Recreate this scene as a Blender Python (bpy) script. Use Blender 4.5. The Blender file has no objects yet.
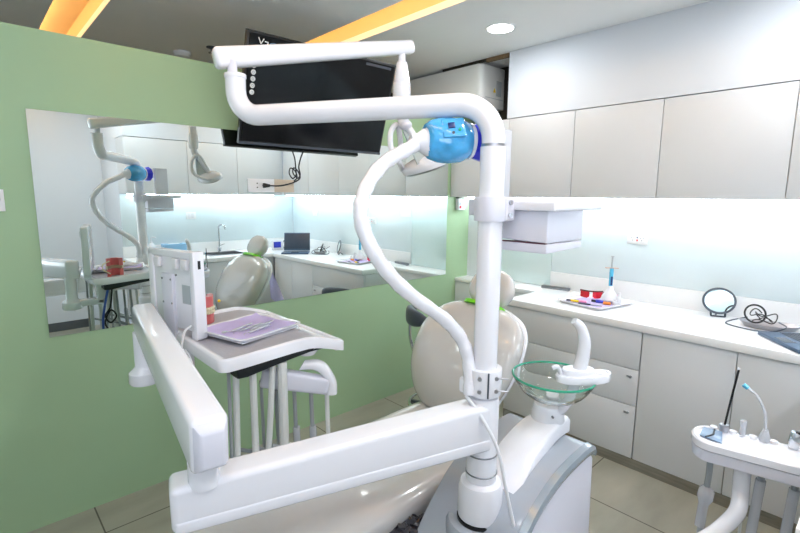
import bpy, bmesh, math, random
import numpy as np
from mathutils import Vector, Matrix
random.seed(7)
PI = math.pi
SC = bpy.context.scene
COL = SC.collection
V = Vector

# ------------------------------------------------------------------ materials
def lin(c):
    return tuple(((x/12.92) if x <= 0.04045 else ((x+0.055)/1.055)**2.4) for x in c)
def rgb(r, g, b): return lin((r/255, g/255, b/255))

def mat(name, col, rough=0.4, metal=0.0, coat=0.0, trans=0.0, ior=1.45, emit=None, estr=0.0,
        var=0.0, vscale=6.0, bump=0.0, bscale=40.0, spec=0.5, alpha=1.0, stretch=None):
    m = bpy.data.materials.new(name); m.use_nodes = True
    nt = m.node_tree; b = nt.nodes['Principled BSDF']
    b.inputs['Base Color'].default_value = (*col, 1)
    b.inputs['Roughness'].default_value = rough
    b.inputs['Metallic'].default_value = metal
    b.inputs['Coat Weight'].default_value = coat
    b.inputs['Coat Roughness'].default_value = 0.08
    b.inputs['Transmission Weight'].default_value = trans
    b.inputs['IOR'].default_value = ior
    b.inputs['Specular IOR Level'].default_value = spec
    b.inputs['Alpha'].default_value = alpha
    if emit:
        b.inputs['Emission Color'].default_value = (*emit, 1)
        b.inputs['Emission Strength'].default_value = estr
    tc = nt.nodes.new('ShaderNodeTexCoord')
    src = tc.outputs['Object']
    if stretch:
        mp = nt.nodes.new('ShaderNodeMapping'); mp.inputs['Scale'].default_value = stretch
        nt.links.new(src, mp.inputs['Vector']); src = mp.outputs['Vector']
    if var > 0:
        n = nt.nodes.new('ShaderNodeTexNoise'); n.inputs['Scale'].default_value = vscale
        n.inputs['Detail'].default_value = 4
        nt.links.new(src, n.inputs['Vector'])
        r = nt.nodes.new('ShaderNodeValToRGB')
        r.color_ramp.elements[0].position = 0.3; r.color_ramp.elements[1].position = 0.7
        r.color_ramp.elements[0].color = (*[c*(1-var) for c in col], 1)
        r.color_ramp.elements[1].color = (*[min(1, c*(1+var)) for c in col], 1)
        nt.links.new(n.outputs['Fac'], r.inputs['Fac'])
        nt.links.new(r.outputs['Color'], b.inputs['Base Color'])
    if bump > 0:
        n = nt.nodes.new('ShaderNodeTexNoise'); n.inputs['Scale'].default_value = bscale
        n.inputs['Detail'].default_value = 3
        nt.links.new(src, n.inputs['Vector'])
        bp = nt.nodes.new('ShaderNodeBump'); bp.inputs['Strength'].default_value = bump
        bp.inputs['Distance'].default_value = 0.01
        nt.links.new(n.outputs['Fac'], bp.inputs['Height'])
        nt.links.new(bp.outputs['Normal'], b.inputs['Normal'])
    return m

M = {}
M['white_plastic'] = mat('white plastic', rgb(236, 236, 242), 0.22, coat=0.4, var=0.012)
M['white_matte'] = mat('white matte plastic', rgb(228, 228, 232), 0.45, var=0.012)
M['lilac_white'] = mat('cool white plastic', rgb(222, 222, 233), 0.35, var=0.012)
M['unit_grey'] = mat('silver grey moulded plastic', rgb(166, 172, 182), 0.25, coat=0.4, var=0.02)
M['silver'] = mat('silver painted edge', rgb(168, 178, 188), 0.22, metal=0.5, coat=0.3)
M['vinyl'] = mat('taupe grey vinyl', rgb(204, 200, 197), 0.22, coat=0.9, var=0.02, bump=0.04, bscale=9)
M['lime'] = mat('lime green plastic', rgb(120, 215, 40), 0.4)
M['dark_grey'] = mat('dark slate plastic', rgb(72, 79, 90), 0.35)
M['black'] = mat('black plastic', rgb(22, 22, 24), 0.35)
M['black_gloss'] = mat('black glossy screen', rgb(8, 9, 12), 0.12, spec=0.3)
M['black_under'] = mat('black tray underside', rgb(20, 26, 30), 0.4)
M['green_wall'] = mat('green wall paint', rgb(160, 189, 150), 0.5, var=0.02, vscale=2.5, bump=0.03, bscale=120)
M['white_wall'] = mat('white wall paint', rgb(222, 226, 233), 0.55, var=0.01, vscale=2, bump=0.02, bscale=140)
M['ceil'] = mat('ceiling paint', rgb(246, 247, 247), 0.7, var=0.015, vscale=2)
M['cab'] = mat('off white laminate', rgb(216, 218, 221), 0.28, var=0.008)
M['cab_in'] = mat('cabinet carcass', rgb(205, 204, 200), 0.5, var=0.01)
M['counter'] = mat('white solid surface worktop', rgb(240, 240, 241), 0.3, var=0.01)
M['splash'] = mat('pale aqua back painted glass', rgb(226, 239, 243), 0.12, coat=0.5, var=0.01)
M['splash_deep'] = mat('aqua frosted glass', rgb(214, 232, 231), 0.18, coat=0.4, var=0.01)
M['mirror'] = mat('mirror silvering', rgb(232, 240, 238), 0.0, metal=1.0)
M['mirror_edge'] = mat('mirror glass edge', rgb(90, 120, 105), 0.3)
M['skirt'] = mat('grey weathered skirting', rgb(134, 130, 118), 0.5, var=0.2, vscale=7, stretch=(6, 1, 10))
M['dark_skirt'] = mat('dark grey skirting', rgb(88, 92, 96), 0.5, var=0.05)
M['glass'] = mat('clear glass', (0.93, 0.98, 0.96), 0.0, trans=1.0, ior=1.22)
M['glass_rim'] = mat('teal glass rim', rgb(60, 196, 158), 0.06, trans=0.45, ior=1.45)
M['clear'] = mat('clear plastic film', (0.95, 0.96, 0.98), 0.12, trans=0.95, ior=1.15)
M['acrylic'] = mat('milky acrylic', rgb(232, 234, 240), 0.2, trans=0.45, ior=1.2)
M['wrap_blue'] = mat('sky blue plastic wrap', rgb(72, 172, 232), 0.14, coat=0.8, var=0.25, vscale=16, bump=0.25, bscale=22)
M['violet'] = mat('violet blue light guard', rgb(50, 56, 216), 0.3)
M['hose_wrap'] = mat('white hose in film', rgb(234, 234, 240), 0.2, coat=0.6, bump=0.35, bscale=35)
M['hose_grey'] = mat('grey silicone hose', rgb(150, 155, 158), 0.4)
M['hose_pale'] = mat('pale translucent hose', rgb(214, 216, 214), 0.35)
M['purple'] = mat('lilac paper', rgb(196, 184, 226), 0.8, var=0.03, vscale=20, bump=0.1, bscale=60)
M['steel'] = mat('stainless steel', rgb(186, 186, 192), 0.32, metal=1.0, var=0.03)
M['steel_dark'] = mat('brushed steel', rgb(140, 142, 146), 0.3, metal=1.0, var=0.03)
M['console_grey'] = mat('grey ribbed mat', rgb(176, 174, 182), 0.5, bump=0.1, bscale=90)
M['pink'] = mat('pink gum acrylic', rgb(230, 118, 118), 0.28, coat=0.4)
M['cream'] = mat('cream tooth acrylic', rgb(238, 224, 188), 0.25, coat=0.4)
M['beige'] = mat('beige plastic', rgb(214, 198, 176), 0.45)
M['plate'] = mat('white switch plate', rgb(238, 238, 238), 0.35)
M['red'] = mat('red plastic', rgb(220, 40, 44), 0.3)
M['red_lens'] = mat('red lens', rgb(240, 44, 64), 0.1, trans=0.3, coat=0.5)
M['maroon'] = mat('dark red frame', rgb(84, 24, 32), 0.35)
M['blue'] = mat('blue plastic', rgb(60, 70, 190), 0.35)
M['navy'] = mat('navy print', rgb(20, 50, 110), 0.4)
M['sky'] = mat('sky blue gel', rgb(92, 190, 228), 0.2, coat=0.5)
M['steelblue'] = mat('slate blue plastic', rgb(128, 152, 180), 0.25, coat=0.4)
M['yellow'] = mat('yellow plastic', rgb(240, 206, 40), 0.4)
M['orange'] = mat('orange plastic', rgb(240, 140, 60), 0.4)
M['pinkish'] = mat('soft pink plastic', rgb(236, 150, 190), 0.4)
M['paper'] = mat('white paper', rgb(240, 240, 238), 0.8)
M['laptop'] = mat('slate blue laptop shell', rgb(74, 96, 122), 0.3, var=0.05)
M['laptop_scr'] = mat('laptop screen', rgb(66, 76, 92), 0.12, var=0.12, vscale=9)
M['cove'] = mat('cove lining', rgb(236, 208, 160), 0.6, var=0.02)
M['pane'] = mat('added window glazing', (1, 1, 1), .05, alpha=.06)  # glazing of the added fill window
M['led_white'] = mat('cool led strip', (1, 1, 1), 0.5, emit=rgb(236, 246, 255), estr=27.0)
M['led_warm'] = mat('warm led strip', (1, 0.8, 0.5), 0.5, emit=(1.0, 0.70, 0.36), estr=13.0)
M['lamp_disc'] = mat('downlight diffuser', (1, 1, 1), 0.5, emit=(1.0, 0.98, 0.95), estr=16.0)
M['wood_dark'] = mat('dark brown board', rgb(40, 33, 26), 0.7, var=0.2, vscale=12)
M['wood'] = mat('raw wood batten', rgb(128, 104, 76), 0.6, var=0.2, vscale=12, stretch=(1, 8, 1))
M['ac_white'] = mat('air conditioner shell', rgb(240, 240, 236), 0.3, var=0.01)
M['label_grey'] = mat('grey sticker', rgb(176, 184, 188), 0.5)
M['chrome'] = mat('chrome', rgb(220, 222, 226), 0.08, metal=1.0)
M['bluecable'] = mat('blue tubing', rgb(70, 100, 190), 0.4)
M['lightglass'] = mat('operating light shield', rgb(206, 216, 216), 0.15, trans=0.4, ior=1.3)

def tile_mat():
    m = bpy.data.materials.new('greige floor tiles'); m.use_nodes = True
    nt = m.node_tree; b = nt.nodes['Principled BSDF']; b.inputs['Roughness'].default_value = 0.3
    tc = nt.nodes.new('ShaderNodeTexCoord'); mp = nt.nodes.new('ShaderNodeMapping')
    mp.inputs['Location'].default_value = (-2.55+0.66*6, -0.757+0.66*6, 0)
    nt.links.new(tc.outputs['Object'], mp.inputs['Vector'])
    br = nt.nodes.new('ShaderNodeTexBrick'); br.offset = 0.0; br.squash = 1.0
    br.inputs['Scale'].default_value = 1.0
    br.inputs['Brick Width'].default_value = 0.66; br.inputs['Row Height'].default_value = 0.66
    br.inputs['Mortar Size'].default_value = 0.0035; br.inputs['Mortar Smooth'].default_value = 0.1
    br.inputs['Color1'].default_value = (*rgb(170, 168, 153), 1)
    br.inputs['Color2'].default_value = (*rgb(165, 162, 148), 1)
    br.inputs['Mortar'].default_value = (*rgb(84, 80, 70), 1)
    nt.links.new(mp.outputs['Vector'], br.inputs['Vector'])
    n = nt.nodes.new('ShaderNodeTexNoise'); n.inputs['Scale'].default_value = 2.2; n.inputs['Detail'].default_value = 6
    mp2 = nt.nodes.new('ShaderNodeMapping'); mp2.inputs['Scale'].default_value = (1, 3.2, 1); mp2.inputs['Rotation'].default_value = (0, 0, .5)
    nt.links.new(tc.outputs['Object'], mp2.inputs['Vector']); nt.links.new(mp2.outputs['Vector'], n.inputs['Vector'])
    rr = nt.nodes.new('ShaderNodeValToRGB'); rr.color_ramp.elements[0].position = .3; rr.color_ramp.elements[1].position = .72
    rr.color_ramp.elements[0].color = (.80, .80, .79, 1); rr.color_ramp.elements[1].color = (1.08, 1.08, 1.07, 1)
    nt.links.new(n.outputs['Fac'], rr.inputs['Fac'])
    mx = nt.nodes.new('ShaderNodeMix'); mx.data_type = 'RGBA'; mx.blend_type = 'MULTIPLY'; mx.inputs[0].default_value = 1.0
    nt.links.new(br.outputs['Color'], mx.inputs[6]); nt.links.new(rr.outputs['Color'], mx.inputs[7])
    nt.links.new(mx.outputs[2], b.inputs['Base Color'])
    return m
M['tile'] = tile_mat()

# ------------------------------------------------------------------ mesh helpers
class MB:
    def __init__(s): s.bm = bmesh.new()
    def _merge(s, t):
        me = bpy.data.meshes.new('t'); t.to_mesh(me); t.free(); s.bm.from_mesh(me); bpy.data.meshes.remove(me); return s
    def hexa(s, pts, bev=0.0, seg=3):
        t = bmesh.new(); v = [t.verts.new(p) for p in pts]   # 0-3 bottom loop, 4-7 top loop
        for f in ((3, 2, 1, 0), (4, 5, 6, 7), (0, 1, 5, 4), (1, 2, 6, 5), (2, 3, 7, 6), (3, 0, 4, 7)):
            t.faces.new([v[i] for i in f])
        bmesh.ops.recalc_face_normals(t, faces=t.faces)
        if bev > 0: bmesh.ops.bevel(t, geom=list(t.edges), offset=bev, segments=seg, affect='EDGES', profile=0.5, clamp_overlap=True)
        return s._merge(t)
    def box(s, a, b, bev=0.0, seg=2):
        x0, y0, z0 = [min(p, q) for p, q in zip(a, b)]; x1, y1, z1 = [max(p, q) for p, q in zip(a, b)]
        return s.hexa([(x0, y0, z0), (x1, y0, z0), (x1, y1, z0), (x0, y1, z0), (x0, y0, z1), (x1, y0, z1), (x1, y1, z1), (x0, y1, z1)], bev, seg)
    def obox(s, c, size, rot, bev=0.0, seg=2):
        c = V(c); h = [k/2 for k in size]
        pts = [c + rot @ V((sx*h[0], sy*h[1], sz*h[2])) for sz in (-1, 1) for sx, sy in ((-1, -1), (1, -1), (1, 1), (-1, 1))]
        return s.hexa(pts, bev, seg)
    def beam(s, A, B, wA, hA, wB, hB, bev=0.0, seg=3, ext=0.0):
        A = V(A); B = V(B); d = (B-A).normalized(); A = A-d*ext; B = B+d*ext
        side = V((-d.y, d.x, 0)).normalized(); up = d.cross(side)
        if up.z < 0: up = -up
        def q(P, w, h): return [P-side*w/2-up*h/2, P+side*w/2-up*h/2, P+side*w/2+up*h/2, P-side*w/2+up*h/2]
        return s.hexa(q(A, wA, hA)+q(B, wB, hB), bev, seg)
    def prism(s, outline, d, bev=0.0, seg=2):
        """closed outline of 3D points extruded by vector d"""
        t = bmesh.new(); d = V(d)
        a = [t.verts.new(p) for p in outline]; b = [t.verts.new(V(p)+d) for p in outline]
        n = len(a); t.faces.new(a); t.faces.new(b[::-1])
        for i in range(n): t.faces.new([a[i], b[i], b[(i+1) % n], a[(i+1) % n]])
        bmesh.ops.recalc_face_normals(t, faces=t.faces)
        if bev > 0:
            es = [e for e in t.edges if len(e.link_faces) == 2 and e.calc_face_angle(0) > 0.5]
            bmesh.ops.bevel(t, geom=es, offset=bev, segments=seg, affect='EDGES', profile=0.5, clamp_overlap=True)
        return s._merge(t)
    def loft(s, rings, cap=True, closed=False):
        t = bmesh.new(); R = [[t.verts.new(p) for p in r] for r in rings]; n = len(R[0])
        for i in range(len(R)-(0 if closed else 1)):
            A = R[i]; B = R[(i+1) % len(R)]
            for j in range(n): t.faces.new([A[j], A[(j+1) % n], B[(j+1) % n], B[j]])
        if cap and not closed: t.faces.new(R[0][::-1]); t.faces.new(R[-1])
        bmesh.ops.recalc_face_normals(t, faces=t.faces)
        return s._merge(t)
    def tube(s, pts, r, n=14, closed=False, jitter=0.0):
        pts = [V(p) for p in pts]; rs = r if isinstance(r, (list, tuple)) else [r]*len(pts)
        N = len(pts); rings = []; u = None
        for i in range(N):
            if closed: d = pts[(i+1) % N]-pts[i-1]
            else: d = pts[min(i+1, N-1)]-pts[max(i-1, 0)]
            d.normalize()
            if u is None:
                u = d.cross(V((0, 0, 1)));
                if u.length < 1e-3: u = d.cross(V((1, 0, 0)))
            else: u = u - d*u.dot(d)
            u.normalize(); w = d.cross(u)
            rr = rs[i]
            rings.append([pts[i]+(u*math.cos(a)+w*math.sin(a))*(rr*(1+jitter*random.uniform(-1, 1))) for a in [2*PI*k/n for k in range(n)]])
        return s.loft(rings, True, closed)
    def lathe(s, prof, o=(0, 0, 0), axis=(0, 0, 1), n=32, cap=True):
        """prof: list of (radius, height)"""
        o = V(o); ax = V(axis).normalized(); u = ax.orthogonal().normalized(); w = ax.cross(u)
        rings = [[o+ax*h+(u*math.cos(a)+w*math.sin(a))*max(r, 1e-4) for a in [2*PI*k/n for k in range(n)]] for r, h in prof]
        return s.loft(rings, cap)
    def cyl(s, a, b, r, n=24, bev=0.0):
        a = V(a); b = V(b); L = (b-a).length
        if bev > 0: prof = [(r-bev, 0), (r-bev*.3, bev*.3), (r, bev), (r, L-bev), (r-bev*.3, L-bev*.3), (r-bev, L)]
        else: prof = [(r, 0), (r, L)]
        return s.lathe(prof, a, b-a, n)
    def ell(s, c, rad, rot=None, n=24, m=14, e=1.0):
        rot = rot or Matrix.Identity(3); c = V(c); rings = []
        for i in range(1, m):
            th = -PI/2+PI*i/m; cz = math.sin(th); cr = math.cos(th)
            cz = math.copysign(abs(cz)**e, cz); cr = cr**e
            ring = []
            for k in range(n):
                a = 2*PI*k/n; x = math.cos(a); y = math.sin(a)
                x = math.copysign(abs(x)**e, x); y = math.copysign(abs(y)**e, y)
                ring.append(c+rot @ V((rad[0]*cr*x, rad[1]*cr*y, rad[2]*cz)))
            rings.append(ring)
        return s.loft(rings)
    def torus(s, c, R, r, axis=(0, 0, 1), n=32, k=10, sx=1.0, sy=1.0, u=None):
        c = V(c); ax = V(axis).normalized(); u = (V(u) if u else ax.orthogonal()).normalized(); w = ax.cross(u)
        return s.tube([c+u*math.cos(2*PI*i/n)*R*sx+w*math.sin(2*PI*i/n)*R*sy for i in range(n)], r, k, closed=True)

def cr(pts, n=8):
    """Catmull-Rom smoothing; works on lists of floats of any length"""
    P = [np.array(p, float) for p in pts]; P = [2*P[0]-P[1]]+P+[2*P[-1]-P[-2]]; out = []
    for i in range(1, len(P)-2):
        for k in range(n):
            t = k/n; a, b, c, d = P[i-1:i+3]
            out.append(.5*((2*b)+(-a+c)*t+(2*a-5*b+4*c-d)*t*t+(-a+3*b-3*c+d)*t**3))
    out.append(P[-2]); return [tuple(o) for o in out]

def superring(c, u, v, hu, hv, e=0.6, n=32, dip=0.0):
    c = V(c); u = V(u); v = V(v); out = []
    for k in range(n):
        a = 2*PI*k/n; x = math.cos(a); y = math.sin(a)
        X = math.copysign(abs(x)**e, x); Y = math.copysign(abs(y)**e, y)
        yy = hv*Y
        if dip and Y > 0: yy -= dip*(1-X*X)*Y
        out.append(c+u*hu*X+v*yy)
    return out

def rootloc(o):
    p = V((0, 0, 0))
    while o: p = p+o.location; o = o.parent
    return p

def obj(name, mb, m, parent=None, label=None, angle=35, origin=None):
    bm = mb.bm
    if parent is None:
        if origin is None:
            if len(bm.verts):
                cs = [v.co for v in bm.verts]
                origin = V(((min(c.x for c in cs)+max(c.x for c in cs))/2, (min(c.y for c in cs)+max(c.y for c in cs))/2, min(c.z for c in cs)))
            else: origin = V((0, 0, 0))
        off = V(origin)
    else: off = rootloc(parent)
    for v in bm.verts: v.co -= off
    me = bpy.data.meshes.new(name); bm.to_mesh(me); bm.free()
    for p in me.polygons: p.use_smooth = True
    me.set_sharp_from_angle(angle=math.radians(angle))
    me.materials.append(m)
    o = bpy.data.objects.new(name, me); COL.objects.link(o)
    if parent is None: o.location = off
    else: o.parent = parent
    if label: o['label'] = label
    return o

def thing(name, label, cat, loc=(0, 0, 0), group=None):
    o = bpy.data.objects.new(name, None); COL.objects.link(o); o.location = loc
    o.empty_display_size = 0.05
    return tag(o, label, cat, group)
def tag(o, label, cat, group=None):
    o['label'] = label; o['category'] = cat
    if group: o['group'] = group
    return o
def struct(name, mb, m, parent=None):
    o = obj(name, mb, m, parent); o['kind'] = 'structure'; return o
def one(name, mb, m, label, cat, group=None): return tag(obj(name, mb, m), label, cat, group)
def rz(a): return Matrix.Rotation(a, 3, 'Z')

# ------------------------------------------------------------------ constants of the room
YG = 2.672      # green partition face
XR = 3.41       # right wall
YB = -0.52      # back wall behind the sink counter
XU = 3.08       # upper cabinet fronts
XD = 2.78       # base cabinet fronts
ZC = 2.66       # ceiling
ZU = 1.60       # underside of the upper cabinets
ZT = 2.18       # top of the upper cabinets
SLOTS = [(0.49, 0.72), (1.885, 2.13)]

# ------------------------------------------------------------------ room shell
struct('floor', MB().box((-2.6, -1.35, -0.06), (3.5, 6.0, 0)), M['tile'])
c = MB()
for x0, x1 in ((-2.6, SLOTS[0][0]), (SLOTS[0][1], SLOTS[1][0]), (SLOTS[1][1], 3.5)):
    c.box((x0, -1.35, ZC), (x1, 6.0, ZC+0.04))
struct('ceiling', c, M['ceil'])
for i, (x0, x1) in enumerate(SLOTS):
    c = MB()
    c.box((x0-0.012, -1.35, ZC+0.04), (x0, 6.0, ZC+0.14))
    c.box((x1, -1.35, ZC+0.04), (x1+0.012, 6.0, ZC+0.14))
    c.box((x0-0.012, -1.35, ZC+0.14), (x1+0.012, 6.0, ZC+0.15))
    struct('trim_%d' % (i+6), c, M['cove'])
    t = one('cove_light_strip', MB().box((x0+0.004, -1.2, ZC+0.05), (x0+0.02, 5.8, ZC+0.07)), M['led_warm'],
        ['warm LED strip hidden in the ceiling slot nearer the left edge', 'warm LED strip hidden in the ceiling slot above the TV'][i], 'light strip', 'warm ceiling slot lights')
struct('wall_left', MB().box((-2.6, YG, 0), (XR+0.02, YG+0.08, 2.306)), M['green_wall'])
struct('wall_right', MB().box((XR, -0.6, 0), (XR+0.09, 6.0, ZC)), M['white_wall'])
struct('wall_far', MB().box((-2.6, 6.0, 0), (XR+0.09, 6.08, ZC)), M['white_wall'])
c = MB(); c.box((1.28, YB-0.08, 0), (XR, YB, ZC)); c.box((1.28, -1.35, 0), (1.36, YB-0.08, ZC)); WX0, WX1, WZ0, WZ1 = -2.3, .42, .85, 2.45  # back wall left open for the added fill window
c.box((-2.6, -1.35, 0), (WX0, -1.27, ZC)); c.box((WX1, -1.35, 0), (1.28, -1.27, ZC)); c.box((WX0, -1.35, 0), (WX1, -1.27, WZ0)); c.box((WX0, -1.35, WZ1), (WX1, -1.27, ZC))
struct('wall_back', c, M['white_wall'])
c = MB()
for x in (WX0, (WX0+WX1)/2-.02, WX1-.04): c.box((x, -1.34, WZ0), (x+.04, -1.29, WZ1))
for z in (WZ0, WZ1-.04): c.box((WX0, -1.34, z), (WX1, -1.29, z+.04))
wf = struct('added_window_1', c, M['white_matte'])  # unseen window added behind the camera as front fill light
pane = MB().box((WX0+.04, -1.318, WZ0+.04), (WX1-.04, -1.314, WZ1-.04)); pane = struct('added_window_pane', pane, M['pane'], wf)
struct('wall_side', MB().box((-2.68, -1.35, 0), (-2.6, 6.0, ZC)), M['white_wall'])
struct('baseboard_back', MB().box((-2.6, -1.27, 0), (1.03, -1.255, 0.10)), M['dark_skirt'])
struct('baseboard_right', MB().box((XD+0.004, 0.09, 0), (XD+0.02, 1.85, 0.062)), M['skirt'])
struct('trim_1', MB().box((3.34, 2.545, 0.887), (XR, YG, ZU)), M['white_wall'])
c = MB(); c.box((XU, YB, ZT+0.004), (XR, 2.125, ZC)); c.box((1.28, YB, ZT+0.004), (XU, -0.19, ZC))
struct('trim_2', c, M['white_wall'])
c = MB(); c.box((XR-0.006, 2.13, ZT), (XR, YG+1.2, ZC)); c.box((XU+0.04, 2.128, ZT), (XR-0.006, 2.134, ZC))
struct('trim_3', c, M['wood_dark'])
struct('trim_4', MB().box((XU+0.005, 2.14, ZC-0.030), (XU+0.03, 2.34, ZC-0.003)), M['wood'])
struct('trim_5', MB().box((XU+0.01, 2.34, ZC-0.02), (XU+0.03, 2.80, ZC-0.002)), M['wood_dark'])

# ------------------------------------------------------------------ upper cabinets
def upper(a, b, axis, label, group):
    t = thing('wall_cabinet', label, 'cabinet', ((XU+XR)/2, (a+b)/2, ZU) if axis == 'y' else ((a+b)/2, -0.36, ZU), group)
    g = 0.002
    if axis == 'y':
        obj('carcass', MB().box((XU+0.02, a+.001, ZU), (XR-.001, b-.001, ZT)), M['cab_in'], t)
        obj('door', MB().box((XU, a+g, ZU-0.004), (XU+0.018, b-g, ZT-0.002), .0015), M['cab'], t)
    else:
        obj('carcass', MB().box((a+.001, YB+.001, ZU), (b-.001, -0.21, ZT)), M['cab'], t)
        obj('door', MB().box((a+g, -0.208, ZU-0.004), (b-g, -0.19, ZT-0.002), .0015), M['cab'], t)
    return t
G = 'wall cabinets over the side worktop'
for a, b, l in ((2.105, YG-.002, 'off-white flat wall cabinet touching the green wall, partly behind the pole'),
                (1.583, 2.105, 'off-white wall cabinet door just right of the white pole top'),
                (1.036, 1.583, 'off-white wall cabinet above the double wall socket'),
                (0.423, 1.036, 'wide off-white wall cabinet above the round hand mirror'),
                (-0.18, 0.423, 'off-white wall cabinet cut by the right edge, above the laptop')):
    upper(a, b, 'y', l, G)
G = 'wall cabinets over the sink, seen in the mirror'
for a, b, l in ((1.28, 1.905, 'end wall cabinet next to the white wall, reflected behind the pole'),
                (1.905, 2.48, 'wall cabinet straight above the sink tap, seen reflected'),
                (2.48, XU-.002, 'wall cabinet in the corner over the reflected sink worktop')):
    upper(a, b, 'x', l, G)

# under cabinet lights
one('under_cabinet_light', MB().box((3.27, -0.45, ZU-0.014), (3.30, 2.64, ZU-0.001), .002), M['led_white'], 'white LED strip under the wall cabinets of the right wall', 'light strip')
one('under_cabinet_light', MB().box((1.33, -0.42, ZU-0.014), (3.05, -0.39, ZU-0.001), .002), M['led_white'], 'white LED strip under the cabinets above the sink', 'light strip')

# ------------------------------------------------------------------ base cabinets + worktop
def lock(parent, x, y, z):
    k = MB(); k.cyl((x, y, z), (x-0.008, y, z), 0.008, 14); k.box((x-0.012, y-.0015, z-.006), (x-.008, y+.0015, z+.006)); k.box((x-.004, y+.010, z-.006), (x, y+.022, z+.006), .001)
    return obj('lock', k, M['steel'], parent)
t = thing('drawer_cabinet', 'off-white base cabinet with three drawers behind the glass bowl', 'cabinet', (3.1, 1.39, 0))
obj('carcass', MB().box((XD+.021, .94, .0), (XR-.001, 1.848, .843)), M['cab'], t)
for z0, z1 in ((.613, .840), (.392, .609), (.066, .388)):
    d = obj('drawer', MB().box((XD, .943, z0), (XD+.018, 1.848, z1), .0015), M['cab'], t)
    if z0 < .6: lock(d, XD, .985, z1-.045)
for a, b, l in ((.487, .938, 'off-white base cabinet door between the drawers and the assistant tray'),
                (.09, .487, 'off-white base cabinet behind the assistant tray, below the laptop')):
    t = thing('base_cabinet', l, 'cabinet', (3.1, (a+b)/2, 0), 'single door base cabinets')
    obj('carcass', MB().box((XD+.021, a+.001, 0), (XR-.001, b-.001, .843)), M['cab_in'], t)
    obj('door', MB().box((XD, a+.002, .066), (XD+.018, b-.002, .840), .0015), M['cab'], t)
for a, b, l in ((1.30, 1.80, 'base cabinet at the free end of the sink worktop'), (1.80, 2.30, 'base cabinet under the sink, seen in the mirror'), (2.30, 2.78, 'base cabinet in the inner corner of the reflected worktop')):
    t = thing('base_cabinet', l, 'cabinet', ((a+b)/2, -.2, 0), 'sink worktop base cabinets')
    obj('carcass', MB().box((a+.001, YB+.001, 0), (b-.001, .049, .66)), M['cab_in'], t)
    obj('door', MB().box((a+.002, .05, .066), (b-.002, .068, .840), .0015), M['cab'], t)
t = thing('low_cabinet', 'shallow off-white ledge cabinet touching the green wall', 'cabinet', (3.3, 2.26, 0))
obj('carcass', MB().box((3.19, 1.852, 0), (XR-.001, YG-.001, .855)), M['cab_in'], t)
obj('door', MB().box((3.175, 1.854, .066), (3.189, YG-.003, .853), .0015), M['cab'], t)
w = MB()
HX0, HX1, HY0, HY1 = 2.08, 2.50, -0.42, -0.10   # sink cut-out
Z0, Z1 = .845, .89
w.box((2.765, YB+.001, Z0), (XR-.001, 1.85, Z1), .003)
w.box((1.27, YB+.001, Z0), (HX0, .083, Z1), .003); w.box((HX1, YB+.001, Z0), (2.766, .083, Z1), .003)
w.box((HX0, YB+.001, Z0), (HX1, HY0, Z1)); w.box((HX0, HY1, Z0), (HX1, .083, Z1), .003)
w.box((3.165, 1.85, .857), (XR-.001, YG-.001, .887), .003)
wt = obj('worktop', w, M['counter']); tag(wt, 'long white L-shaped worktop along the right wall and sink', 'worktop')
u = MB(); u.box((XR-.022, YB+.02, Z1), (XR-.001, 1.868, 1.016), .002); u.box((1.27, YB+.001, Z1), (XR-.022, YB+.02, 1.016), .002)
obj('upstand', u, M['counter'], wt)
G = 'glass splashbacks'
one('glass_splashback', MB().box((XR-.009, YB+.01, 1.018), (XR-.001, 1.868, ZU-.002), .001), M['splash'], 'long pale aqua glass splashback behind the counter items', 'splashback', G)
one('glass_splashback', MB().box((XR-.012, 1.872, .889), (XR-.001, 2.543, ZU-.002), .001), M['splash_deep'], 'greener aqua glass panel between the white pole and the counter corner', 'splashback', G)
one('glass_splashback', MB().box((1.28, YB+.001, 1.018), (XR-.01, YB+.009, ZU-.002), .001), M['splash'], 'pale aqua glass splashback behind the sink, seen in the mirror', 'splashback', G)
# sink, tap
t = thing('sink', 'stainless steel sink sunk in the white worktop, seen in mirror', 'sink', ((HX0+HX1)/2, (HY0+HY1)/2, .68))
s = MB(); zb = .70
s.box((HX0, HY0, zb), (HX1, HY1, zb+.006)); s.box((HX0, HY0, zb), (HX0+.006, HY1, .893)); s.box((HX1-.006, HY0, zb), (HX1, HY1, .893)); s.box((HX0, HY0, zb), (HX1, HY0+.006, .893)); s.box((HX0, HY1-.006, zb), (HX1, HY1, .893))
obj('basin', s, M['steel'], t)
r = MB(); r.box((HX0-.02, HY0-.02, .8905), (HX1+.02, HY0+.002, .896), .002); r.box((HX0-.02, HY1-.002, .8905), (HX1+.02, HY1+.02, .896), .002); r.box((HX0-.02, HY0, .8905), (HX0+.002, HY1, .896), .002); r.box((HX1-.002, HY0, .8905), (HX1+.02, HY1, .896), .002)
obj('rim', r, M['steel'], t)
obj('drain', MB().lathe([(.03, 0), (.03, .004), (.012, .006)], ((HX0+HX1)/2, (HY0+HY1)/2, zb+.006)), M['steel_dark'], t)
t = thing('tap', 'tall chrome gooseneck tap behind the sink, seen in mirror', 'tap', (2.33, -.47, .89))
obj('base', MB().cyl((2.33, -.47, .89), (2.33, -.47, .94), .022, 20, .004), M['chrome'], t)
obj('spout', MB().tube(cr([(2.33, -.47, .93), (2.33, -.47, 1.05), (2.33, -.47, 1.17), (2.335, -.455, 1.215), (2.35, -.42, 1.225), (2.37, -.385, 1.21), (2.375, -.375, 1.17)], 6), .010), M['chrome'], t)
obj('lever', MB().beam((2.33, -.47, .965), (2.40, -.47, .985), .012, .01, .008, .006, .002), M['chrome'], t)

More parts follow.
